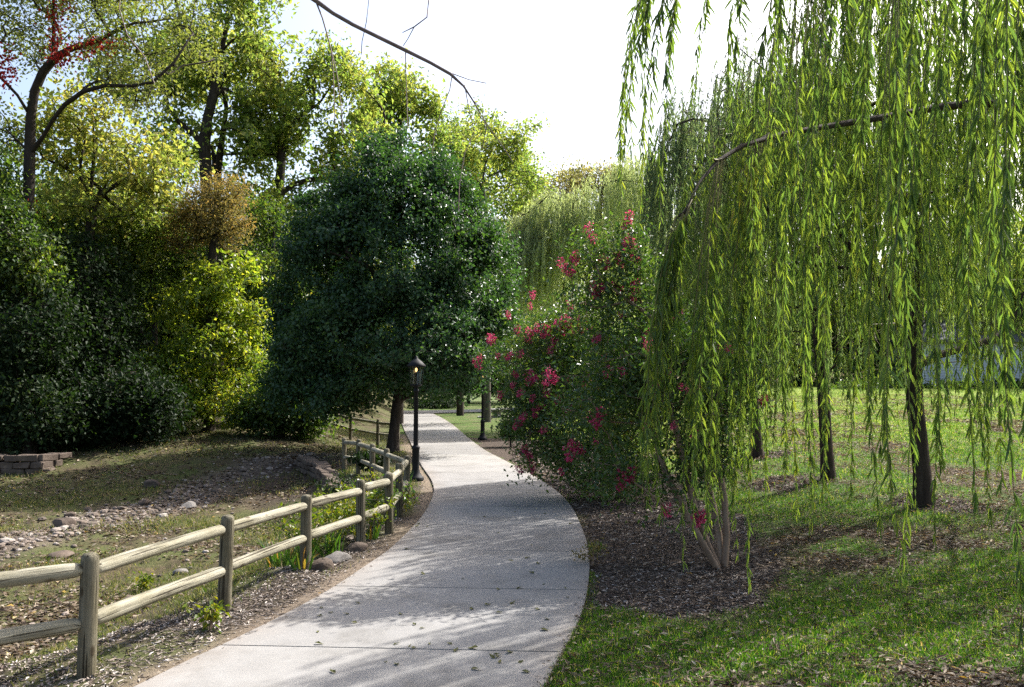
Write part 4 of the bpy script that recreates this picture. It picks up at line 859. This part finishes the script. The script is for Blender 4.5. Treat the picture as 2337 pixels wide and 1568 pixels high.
# ------------------------------------------------------------------ lamp posts
def lamp(u, v, label, H=None, lit=True, vtop=None):
    b = ground_at(u, v); d = b[1]
    H = CAM_H + at(u, vtop, d)[2] - CAM_H - b[2] if vtop else H
    root = thing('lamp_post', label, 'lamp post', b); h = H - .62
    mb = MB(); mb.lathe([(.17, 0), (.17, .05), (.155, .07), (.12, .10), (.095, .16), (.075, .22), (.075, .62), (.088, .64), (.088, .67), (.060, .70)], 16); mb.build('base', M['iron'], root, True)
    mb = MB(); mb.lathe([(.050, .69), (.043, h - .12), (.060, h - .11), (.060, h - .08), (.045, h - .06), (.045, h - .02), (.10, h)], 14); mb.build('pole', M['iron'], root, True)
    lt = thing('lantern', None, None, (0, 0, 0)); lt.parent = root
    mb = MB(); mb.lathe([(.10, h), (.115, h + .015), (.115, h + .04), (.02, h + .04)], 12)
    for k in range(6):
        a = k * math.pi / 3; mb.tube([(.112 * math.cos(a), .112 * math.sin(a), h + .03), (.155 * math.cos(a), .155 * math.sin(a), h + .40)], .007, 5)
    mb.build('cage', M['iron'], lt)
    mb = MB(); mb.lathe([(.03, h + .395), (.19, h + .395), (.195, h + .42), (.12, h + .50), (.06, h + .545), (.03, h + .57), (.03, h + .60), (.001, h + .62)], 16); mb.build('cap', M['iron'], lt, True)
    gm = bpy.data.materials.get('lantern_glass')
    if gm is None:
        gm, nt, out = newmat('lantern_glass'); tb = nt.nodes.new('ShaderNodeBsdfTransparent'); tb.inputs[0].default_value = (.93, .93, .9, 1)
        gl = nt.nodes.new('ShaderNodeBsdfGlossy'); gl.inputs['Roughness'].default_value = .12; mx = nt.nodes.new('ShaderNodeMixShader'); mx.inputs[0].default_value = .06
        nt.links.new(tb.outputs[0], mx.inputs[1]); nt.links.new(gl.outputs[0], mx.inputs[2]); nt.links.new(mx.outputs[0], out.inputs[0])
    mb = MB(); mb.lathe([(.10, h + .045), (.145, h + .39)], 12); mb.build('glass', gm, lt)
    em = bpy.data.materials.get('lamp_mantle')
    if em is None:
        em, nt, out = newmat('lamp_mantle'); e_ = nt.nodes.new('ShaderNodeEmission'); e_.inputs[0].default_value = (1, .62, .25, 1); e_.inputs[1].default_value = 1.1; nt.links.new(e_.outputs[0], out.inputs[0])
    mb = MB(); mb.lathe([(.004, h + .29), (.020, h + .31), (.024, h + .335), (.020, h + .36), (.004, h + .375)], 10); mb.build('bulb', em if lit else M['pale_stone'], lt, True)
    mb = MB(); mb.lathe([(.02, h + .04), (.018, h + .29), (.002, h + .291)], 8); mb.build('socket', M['iron'], lt)
    return H
Hh = lamp(948, 1096, 'black lamp post with a glowing lantern standing between the fence corner and the path', vtop=812)
lamp(1101, 1003, 'black lamp post on the edge of the sunny lawn, its lantern hidden by leaves', H=Hh)

# ------------------------------------------------------------------ stone walls, table, house
def stone_wall(pts, h, label, name='stone_wall', course=.17, t=.4):
    mb = MB(); pts = [np.asarray(p, float) for p in pts]
    for a, b_ in zip(pts[:-1], pts[1:]):
        e = b_[:2] - a[:2]; L = np.linalg.norm(e); rz = math.atan2(e[1], e[0]); u_ = e / L
        for k in range(int(round(h / course))):
            s = -rng.uniform(0, .2)
            while s < L:
                w = rng.uniform(.28, .62); c = a[:2] + u_ * (s + w / 2); z = min(zg(*a[:2]), zg(*b_[:2])) - .08 + course * (k + .5)
                mb.box((c[0] + rng.normal(0, .018), c[1] + rng.normal(0, .018), z), (w - .02, t, course - .016), rz + rng.normal(0, .02), .011); s += w
    o = mb.build(name, M['stone'])
    bv = o.modifiers.new('b', 'BEVEL'); bv.width = .012; bv.segments = 1
    tag(o, label, 'stone wall')
gA = ground_at(-160, 1078); gB = ground_at(88, 1076)
stone_wall([gA, gB, gB + [.1, .5, 0]], .5, 'low dry stacked brown stone wall in shade at the left edge')
gC = [ground_at(690, 1058), ground_at(735, 1085), ground_at(770, 1118)]
stone_wall(gC, .36, 'low stacked stone edging holding the bank beside the dry creek', course=.12, t=.35)
def table():
    b = ground_at(1134, 952); d = b[1]; root = thing('stone_table', 'grey cast concrete table on a chunky pedestal at the back of the lawn', 'table', b)
    w = 58 / F * d; h = b[2] and (at(1134, 933, d)[2] - b[2])
    mb = MB(); mb.lathe([(.001, h - .1), (w * .5, h - .1), (w * .52, h - .07), (w * .52, h - .02), (w * .5, h), (.001, h)], 20); mb.build('tabletop', M['conc_tab'], root)
    mb = MB(); mb.lathe([(w * .26, 0), (w * .26, .06), (w * .16, .12), (w * .14, h * .5), (w * .2, h - .1)], 14); mb.build('pedestal', M['conc_tab'], root)
    mb = MB(); mb.box((0, 0, .02), (w * 1.5, w * 1.2, .06)); mb.build('slab', M['conc_tab'], root)
table()
def house():
    b = np.array([at(2350, 900, 50)[0], 50, 0]); b[2] = zg(b[0], 50) - .2
    root = thing('house', 'white sided house, tinted blue grey for shade, glimpsed through the willow at right', 'house', b)
    w, dp, h = 13.0, 7.0, 2.9; mb = MB(); n = 18
    for k in range(n):
        z0, z1 = h * k / n, h * (k + 1) / n; o_ = .022
        for (x0, y0, x1, y1, nx, ny) in [(-w / 2, 0, w / 2, 0, 0, -1), (-w / 2, dp, -w / 2, 0, -1, 0), (w / 2, 0, w / 2, dp, 1, 0), (w / 2, dp, -w / 2, dp, 0, 1)]:
            mb.add([(x0 + nx * o_, y0 + ny * o_, z0), (x1 + nx * o_, y1 + ny * o_, z0), (x1, y1, z1), (x0, y0, z1), (x0, y0, z0), (x1, y1, z0)], [[0, 1, 2, 3], [4, 5, 1, 0]])
    mb.build('wall', M['siding'], root)
    mb = MB(); e = .45; rz = h + 2.1
    mb.add([(-w / 2 - e, -e, h), (w / 2 + e, -e, h), (w / 2 + e, dp / 2, rz), (-w / 2 - e, dp / 2, rz), (-w / 2 - e, dp + e, h), (w / 2 + e, dp + e, h), (-w / 2 - e, -e, h - .14), (w / 2 + e, -e, h - .14), (w / 2 + e, dp + e, h - .14), (-w / 2 - e, dp + e, h - .14)],
           [[0, 1, 2, 3], [3, 2, 5, 4], [6, 7, 1, 0], [4, 5, 8, 9], [6, 9, 8, 7], [0, 3, 4, 9], [9, 6, 0, 0] if False else [0, 4, 9, 6], [1, 7, 8, 5]])
    mb.add([(-w / 2, 0, h), (-w / 2, dp, h), (-w / 2, dp / 2, rz - .1), (-w / 2, dp / 2, rz - .1)], [[0, 1, 2, 3]])
    mb.build('roof', M['roof'], root)
house()
hl = ['rounded green bush behind the two willow trunks', 'rounded dark bush just right of the leaning willow trunk, far back', 'low bush in front of the pale house wall, left half', 'low bush in front of the pale house wall, right half', 'low bush beyond the right edge near the pale house',
      'taller green bush at the back of the lawn, left of the second willow trunk', 'broad dark bush at the back of the lawn between the two nearer willow trunks', 'tall green bush behind the lawn, seen right above the mulch heap', 'dark bush at the back of the lawn left of the pale house']
for i, (u, w_, hh) in enumerate([(1950, 60, 22), (2060, 70, 20), (2180, 60, 20), (2290, 70, 20), (2400, 60, 22), (1790, 75, 60), (1900, 80, 70), (1700, 75, 60), (2010, 80, 60)]):
    wood('hedge_bush', hl[i], u, 46 + (i % 2) + (4 if i > 4 else 0), [(u, 915), (u, 895)], [(u, 905 - hh * .6, w_, hh, 1.2, 0), (u + w_ * .4, 905 - hh * .3, w_ * .6, hh * .8, 1.0, 0)], 'under' if i % 2 else 'green', 130, 26, .17, 110 + i, .05, 0, .35, cat='bush', rtip=.01)

# ------------------------------------------------------------------ rocks
def rock(loc, s, mat, label, seed, flat=.65, group=None, name='rock'):
    r = np.random.default_rng(seed)
    import bmesh
    bm = bmesh.new(); bmesh.ops.create_icosphere(bm, subdivisions=3, radius=1)
    ph = r.uniform(0, 6, 6); pl = unit(r.normal(0, 1, (7, 3))); h_ = r.uniform(.62, .9, 7)
    for v in bm.verts:
        c = np.array(v.co)
        for n_, hh in zip(pl, h_):
            dd = c @ n_ - hh
            if dd > 0: c = c - n_ * dd * .9
        c = c * (1 + .05 * math.sin(4 * c[0] + ph[0]) + .05 * math.sin(5 * c[1] + ph[1]) + .04 * math.sin(6 * c[2] + ph[2]))
        v.co = c * np.array([s * r_ax[0], s * r_ax[1], s * flat]) if False else Vector(c * np.array([s * 1.15, s * .85, s * flat]))
    me = bpy.data.meshes.new(name); bm.to_mesh(me); bm.free(); me.materials.append(mat)
    o = bpy.data.objects.new(name, me); C.collection.objects.link(o); o.location = [float(q) for q in loc]; o.rotation_euler = (r.normal(0, .15), r.normal(0, .15), r.uniform(0, 6))
    tag(o, label, 'rock', group); return o
for i, (u, v, s, m, lab) in enumerate([(148, 1198, .20, 'stone', 'reddish brown boulder on the gravel, biggest in the sunny creek bed'), (330, 1148, .15, 'stone', 'dark brown stone lying alone on the sunlit gravel'), (430, 1155, .16, 'pale_stone', 'pale grey broken stone lying where the tree shadow starts'),
        (140, 1275, .17, 'stone', 'flat reddish stone half sunk in the shaded grass'), (160, 1180, .10, 'stone', 'small tan stone leaning behind the biggest boulder'), (345, 1110, .2, 'stone', 'dark clod of earth and stone at the grassy bank edge'), (412, 1302, .10, 'pale_stone', 'small white stone lying behind the fence rails'),
        (815, 1252, .14, 'stone', 'flat reddish edging stone at the third fence post from the left'), (770, 1278, .14, 'pale_stone', 'flat pale edging stone between two fence posts'), (735, 1298, .12, 'stone', 'brown edging stone right beside a fence post foot'), (300, 1400, .22, 'stone', 'long flat brown stone under the nearest rails'),
        (200, 1160, .09, 'stone', 'lone brown cobble left of the dark stone on the gravel'), (255, 1205, .08, 'pale_stone', 'pale cobble right of the biggest boulder'), (520, 1200, .1, 'stone', 'grey brown cobble in the tree shadow behind the fence')]):
    p = ground_at(u, v); p[2] = float(T(p[0], p[1])) + s * .18; rock(p, s, M[m], lab, 200 + i, .5 if 'flat' in lab else .7)

# ------------------------------------------------------------------ ground cover: grass, chips, litter, pebbles
def scatter(n, xr_, yr_, seed, power=1.0, umin=-300, umax=2640):
    """random points in view, thinner with distance"""
    r = np.random.default_rng(seed); y = yr_[0] * (yr_[1] / yr_[0]) ** (r.random(n) ** power)
    u = r.uniform(umin, umax, n); x = (u - 1168) / F * y
    k = (x > xr_[0]) & (x < xr_[1]); return x[k], y[k], r
def put(name, label, cat, x, y, r, L, Wd, mat, tilt, tmpl, lift=.0, z=None):
    n = len(x); P_ = np.stack([x, y, T(x, y) + lift if z is None else z], -1); a = r.uniform(0, 6.283, n); h = np.stack([np.cos(a), np.sin(a), np.zeros(n)], -1)
    if tilt == 'up':
        Tn = np.stack([r.normal(0, .42, n), r.normal(0, .42, n), np.ones(n)], -1); Nn = h
    else:
        Tn = h + np.stack([np.zeros(n), np.zeros(n), r.normal(.08, .2, n)], -1); Nn = np.stack([r.normal(0, .3, n), r.normal(0, .3, n), np.ones(n)], -1)
    V, Fq = leaves(P_, Tn, Nn, L, Wd, tmpl); o = mesh(name, V, Fq, mat)
    tag(o, label, cat, None, 'stuff'); return o
# right lawn
x, y, r = scatter(430000, (-.5, 26), (4.2, 46), 300, 1.0, 1180, 2700)
out = path_out(x, y); patch = vnoise(x, y, 1.1, 31) + .5 * vnoise(x, y, 3.1, 32)
dens = np.clip(.42 + 1.1 * patch + .22 * sm(14, 20, y), .04, 1) * (1 - bedmask(x, y)) * (1 - .85 * ringmask(x, y)) * (out > .015) * (x > xr(np.minimum(y, YEND)))
k = r.random(len(x)) < dens; x, y = x[k], y[k]; n = len(x)
s_ = np.clip(y / 9, 1, 3.2) ** .75
put('grass', 'short green lawn grass on the right of the path', 'grass', x, y, r, r.uniform(.03, .075, n) * np.clip(y / 12, 1, 1.3), r.uniform(.004, .007, n) * s_, M['grass'], 'up', KITE)
# far lawn left of the lamp is covered above; verge weeds and rough creek grass on the left
x, y, r = scatter(300000, (-30, 0), (4.4, 32), 301, 1.0, -200, 1120)
sl = np.interp(y, FY, FX) - x; patch = vnoise(x, y, .9, 33) + .6 * vnoise(x, y, 2.6, 34)
lft = leftmask(x, y)
dens = np.where(sl > .1, np.clip(.25 + .6 * patch, .02, 1) * (1 - .85 * gravmask(x, y)) * (1 - .85 * vergemask(x, y)), np.clip(-.15 + .75 * patch, 0, 1) * sm(.1, .35, path_out(x, y))) * (path_out(x, y) > .02) * (x < xl(y))
k = r.random(len(x)) < dens; x, y = x[k], y[k]; n = len(x)
put('grass', 'patchy rough grass on the creek banks and the left verge', 'grass', x, y, r, r.uniform(.03, .10, n) * np.clip(y / 12, 1, 1.4), r.uniform(.004, .008, n) * np.clip(y / 8, 1, 2.6) ** .8, M['dgrass'], 'up', KITE)
# mulch chips in the bed
x, y, r = scatter(150000, (0, 14), (6.0, 32), 302, 1.0, 1050, 2300)
k = (r.random(len(x)) < np.maximum(bedmask(x, y), ringmask(x, y))) & (path_out(x, y) > .01); x, y = x[k], y[k]; n = len(x)
put('wood_chips', 'brown shredded bark mulch in the bed under the pink flowered trees', 'mulch', x, y, r, r.uniform(.02, .07, n) * np.clip(y / 10, 1, 2), r.uniform(.006, .018, n) * np.clip(y / 10, 1, 2), M['chips'], 'flat', LANCE, .004)
# bleached chips on the left verge
x, y, r = scatter(170000, (-9, 1), (4.4, 20), 303, 1.0, -150, 1050)
k = (r.random(len(x)) < vergemask(x, y) * np.clip(.55 + .5 * vnoise(x, y, 2, 9), .05, 1) * sm(.05, .4, path_out(x, y))); x, y = x[k], y[k]; n = len(x)
put('wood_chips', 'bleached wood chips and dry twigs along the fence line', 'mulch', x, y, r, r.uniform(.015, .075, n), r.uniform(.004, .016, n), M['pchips'], 'flat', LANCE, .005)
# dead leaves on the right lawn, in drifts, and under the trees on the left
x, y, r = scatter(190000, (-.4, 20), (4.2, 40), 304, 1.0, 1180, 2680)
dr_ = sm(.05, .85, -(vnoise(x, y, 1.1, 31) + .5 * vnoise(x, y, 3.1, 32)) + .35 * sm(2, 6, x) )
k = (r.random(len(x)) < (.16 + .84 * dr_) * (path_out(x, y) > .03) * (x > xr(y)) * (1 - .85 * bedmask(x, y))); x, y = x[k], y[k]; n = len(x)
put('leaf_litter', 'dry willow leaves drifted over the lawn on the right', 'dead leaves', x, y, r, r.uniform(.03, .095, n) * np.clip(y / 14, 1, 1.8), r.uniform(.010, .024, n) * np.clip(y / 14, 1, 1.8), M['litter'], 'flat', LANCE, .028)
x, y, r = scatter(90000, (-20, -1), (8, 32), 305, .9, -200, 1100)
k = (r.random(len(x)) < .75 * sm(.3, 1.5, np.interp(y, FY, FX) - x) * np.clip(.35 + .5 * vnoise(x, y, 1.3, 36), .04, 1)) & (path_out(x, y) > .05); x, y = x[k], y[k]; n = len(x)
put('leaf_litter', 'brown fallen leaves over the creek bed and under the woods', 'dead leaves', x, y, r, r.uniform(.04, .10, n) * np.clip(y / 14, 1, 1.6), r.uniform(.025, .06, n) * np.clip(y / 14, 1, 1.6), M['litter'], 'flat', KITE, .012)
# a thin line of leaves and crumbs caught on the path edges
x, y, r = scatter(60000, (-4, 4), (4.4, 30), 306, 1.0, 200, 1400)
po_ = path_out(x, y); k = (np.abs(po_) < .05) & (r.random(len(x)) < np.where(po_ > 0, .5, .12)); x, y = x[k], y[k]; n = len(x)
put('leaf_litter', 'crumbs of leaf and soil caught along the path edges', 'dead leaves', x, y, r, r.uniform(.012, .045, n), r.uniform(.006, .018, n), M['litter'], 'flat', KITE, 0, T0(x, y) + .028)
# pebbles
def pebbles():
    x, y, r = scatter(42000, (-24, -1.5), (8.5, 26), 307, 1.0, -200, 900)
    k = r.random(len(x)) < gravmask(x, y) ** 1.6 * .5 + .006 * leftmask(x, y); x, y = x[k], y[k]; n = len(x)
    t = (1 + 5 ** .5) / 2
    import bmesh
    bm = bmesh.new(); bmesh.ops.create_cube(bm, size=2); bmesh.ops.subdivide_edges(bm, edges=bm.edges[:], cuts=1, use_grid_fill=True); bm.verts.ensure_lookup_table()
    base = unit(np.array([list(v.co) for v in bm.verts])); f = np.array([[v.index for v in p.verts] for p in bm.faces]); nb = len(base); bm.free()
    s = r.uniform(.015, .045, n) * (1 + (r.random(n) < .06) * 1.3)
    V = base[None] * (1 + r.normal(0, .10, (n, nb, 3))) * s[:, None, None] * np.array([1.2, .95, .6])
    a = r.uniform(0, 6.28, n); ca, sa = np.cos(a)[:, None], np.sin(a)[:, None]
    V = np.stack([V[..., 0] * ca - V[..., 1] * sa, V[..., 0] * sa + V[..., 1] * ca, V[..., 2]], -1)
    V += np.stack([x, y, T(x, y) + s * .25], -1)[:, None]
    o = mesh('gravel', V.reshape(-1, 3), (f[None] + (np.arange(n) * nb)[:, None, None]).reshape(-1, 4), M['pebble'], None, False)
    tag(o, 'loose pale gravel and cobbles along the dry creek bed', 'gravel', None, 'stuff')
pebbles()
# single fallen leaves on the concrete
lm_ = [(M['litter'], 'small dry brown leaf lying on the concrete path', 'dry leaves on the path')]
protoL = []
for k in range(4):
    r = np.random.default_rng(400 + k)
    t = np.array([[0, 0, 0], [.3, .5, .14], [.7, .36, .06], [1, 0, .16], [.7, -.36, .10], [.3, -.5, .2]]); t[:, 0] -= .5
    V = t * np.array([.075, .030 + .006 * k, .075]) ; o = mesh('fallen_leaf', V, [[0, 1, 2, 3], [0, 3, 4, 5]], M['pleaf']); protoL.append(o)
r = np.random.default_rng(410); cnt_ = 0
spec = [(1140, 1524), (1135, 1508), (1200, 1545), (1162, 1500), (1075, 1398), (1040, 1495), (1290, 1350), (1225, 1400), (905, 1480), (935, 1485), (725, 1452), (905, 1530), (880, 1520)]
while len(spec) < 72:
    spec.append((r.uniform(620, 1330), 1130 + 420 * r.random() ** 1.2))
for (u, v) in spec:
    p = ground_at(u, v)
    if path_out(p[0], p[1]) > -.03: continue
    o = protoL[cnt_ % 4].copy() if cnt_ >= 4 else protoL[cnt_]
    if cnt_ >= 4: C.collection.objects.link(o)
    cnt_ += 1; s = r.uniform(.45, 1.1)
    o.location = (p[0], p[1], p[2] + .026); o.rotation_euler = (r.normal(0, .15), r.normal(0, .15), r.uniform(0, 6.28)); o.scale = (s, s * r.uniform(.7, 1.2), s)
    tag(o, 'small dry leaf lying on the concrete path', 'leaf', 'fallen leaves on the path')

# ------------------------------------------------------------------ plants by the fence
def iris(u, v, label, n, h, seed):
    b = ground_at(u, v); b[2] = float(T(b[0], b[1])); r = np.random.default_rng(seed); P_ = np.zeros((n, 3)); a = r.uniform(0, 6.28, n); q = r.uniform(0, .16, n) * (n / 30) ** .5; P_[:, 0] = np.cos(a) * q; P_[:, 1] = np.sin(a) * q
    lean = r.uniform(.05, .9, n) ** 1.3; a2 = a + r.normal(0, .6, n); Tn = np.stack([np.cos(a2) * lean, np.sin(a2) * lean, np.ones(n)], -1)
    L = h * r.uniform(.6, 1.15, n); V, Fq = leaves(P_, Tn, np.stack([-np.cos(a2), -np.sin(a2), np.zeros(n)], -1) * .4 + r.normal(0, .5, (n, 3)) + [0, 0, .4], L, r.uniform(.018, .032, n), BLADE)
    o = mesh('iris_clump', V, Fq, M['iris']); o.location = [float(c) for c in b]; tag(o, label, 'plant')
iris(655, 1285, 'spiky iris clump left of the third fence post', 46, .36, 501); iris(748, 1258, 'spiky iris clump right of the third fence post', 40, .36, 502); iris(690, 1302, 'short iris clump at the foot of the third fence post', 18, .24, 503)
iris(846, 1226, 'small iris clump beside the fourth fence post', 20, .3, 504); iris(900, 1150, 'grassy clump at the fence corner under the rails', 34, .42, 505); iris(925, 1110, 'tall grassy clump behind the last fence post before the lamp', 30, .4, 506)
def shrublet(u, v, d_off, label, rad_, seed, mat='yshrub', n=26, L=.055, name='garden_shrub'):
    b = ground_at(u, v); r = np.random.default_rng(seed); b[2] = float(T(b[0], b[1]))
    tips = np.array([[r.normal(0, rad_ * .6), r.normal(0, rad_ * .5), abs(r.normal(rad_ * .9, rad_ * .35)) + .05] for _ in range(n)])
    NA, PA, rd, cnt, tid = grow([(0, 0, -.03), (0, .01, .08), (.01, 0, .16)], tips, .011, .0022, seg=.12, order_seed=seed, jit=.02)
    root = thing(name, label, 'shrub', b); mb = MB(); skeleton(mb, NA, PA, rd, cnt, 1.1); mb.build('stem', M['cbark'], root)
    V, Fq = spray(NA[tid], unit(NA[tid] - NA[PA[tid]]), 16, .07, L, L * .6, seed + 3, droop=.1, upb=.6); mesh('foliage', V, Fq, M[mat], root)
shrublet(700, 1262, 0, 'leafy yellowing shrub just behind the third fence post', .26, 511); shrublet(775, 1235, 0, 'yellow leaved shrub between the third and fourth fence posts', .34, 512, n=40); shrublet(812, 1215, 0, 'green and yellow shrub behind the fourth fence post', .34, 513, n=40)
shrublet(855, 1200, 0, 'green leafy shrub right of the fourth fence post under the rails', .34, 514, 'crape', n=40); shrublet(878, 1175, 0, 'yellow green shrub left of the fifth fence post', .3, 515, n=30); shrublet(905, 1170, 0, 'small yellow shrub right of the fifth fence post', .16, 516, n=16)
shrublet(780, 1150, 0, 'dark leafy plant on the shaded bank behind the fence', .3, 517, 'under', n=30); shrublet(335, 1355, 0, 'bright small weed behind the nearest rails', .1, 518, n=8); shrublet(845, 1085, 0, 'broad leaved plant at the foot of the dark trunk', .3, 519, 'under', n=30, L=.12)
shrublet(1352, 1290, 0, 'dry tawny weed tuft on the right edge of the path', .12, 520, 'rust', n=16, L=.03, name='weed_tuft'); shrublet(480, 1440, 0, 'low green weed at the left edge of the path', .09, 521, n=8, name='weed_tuft')
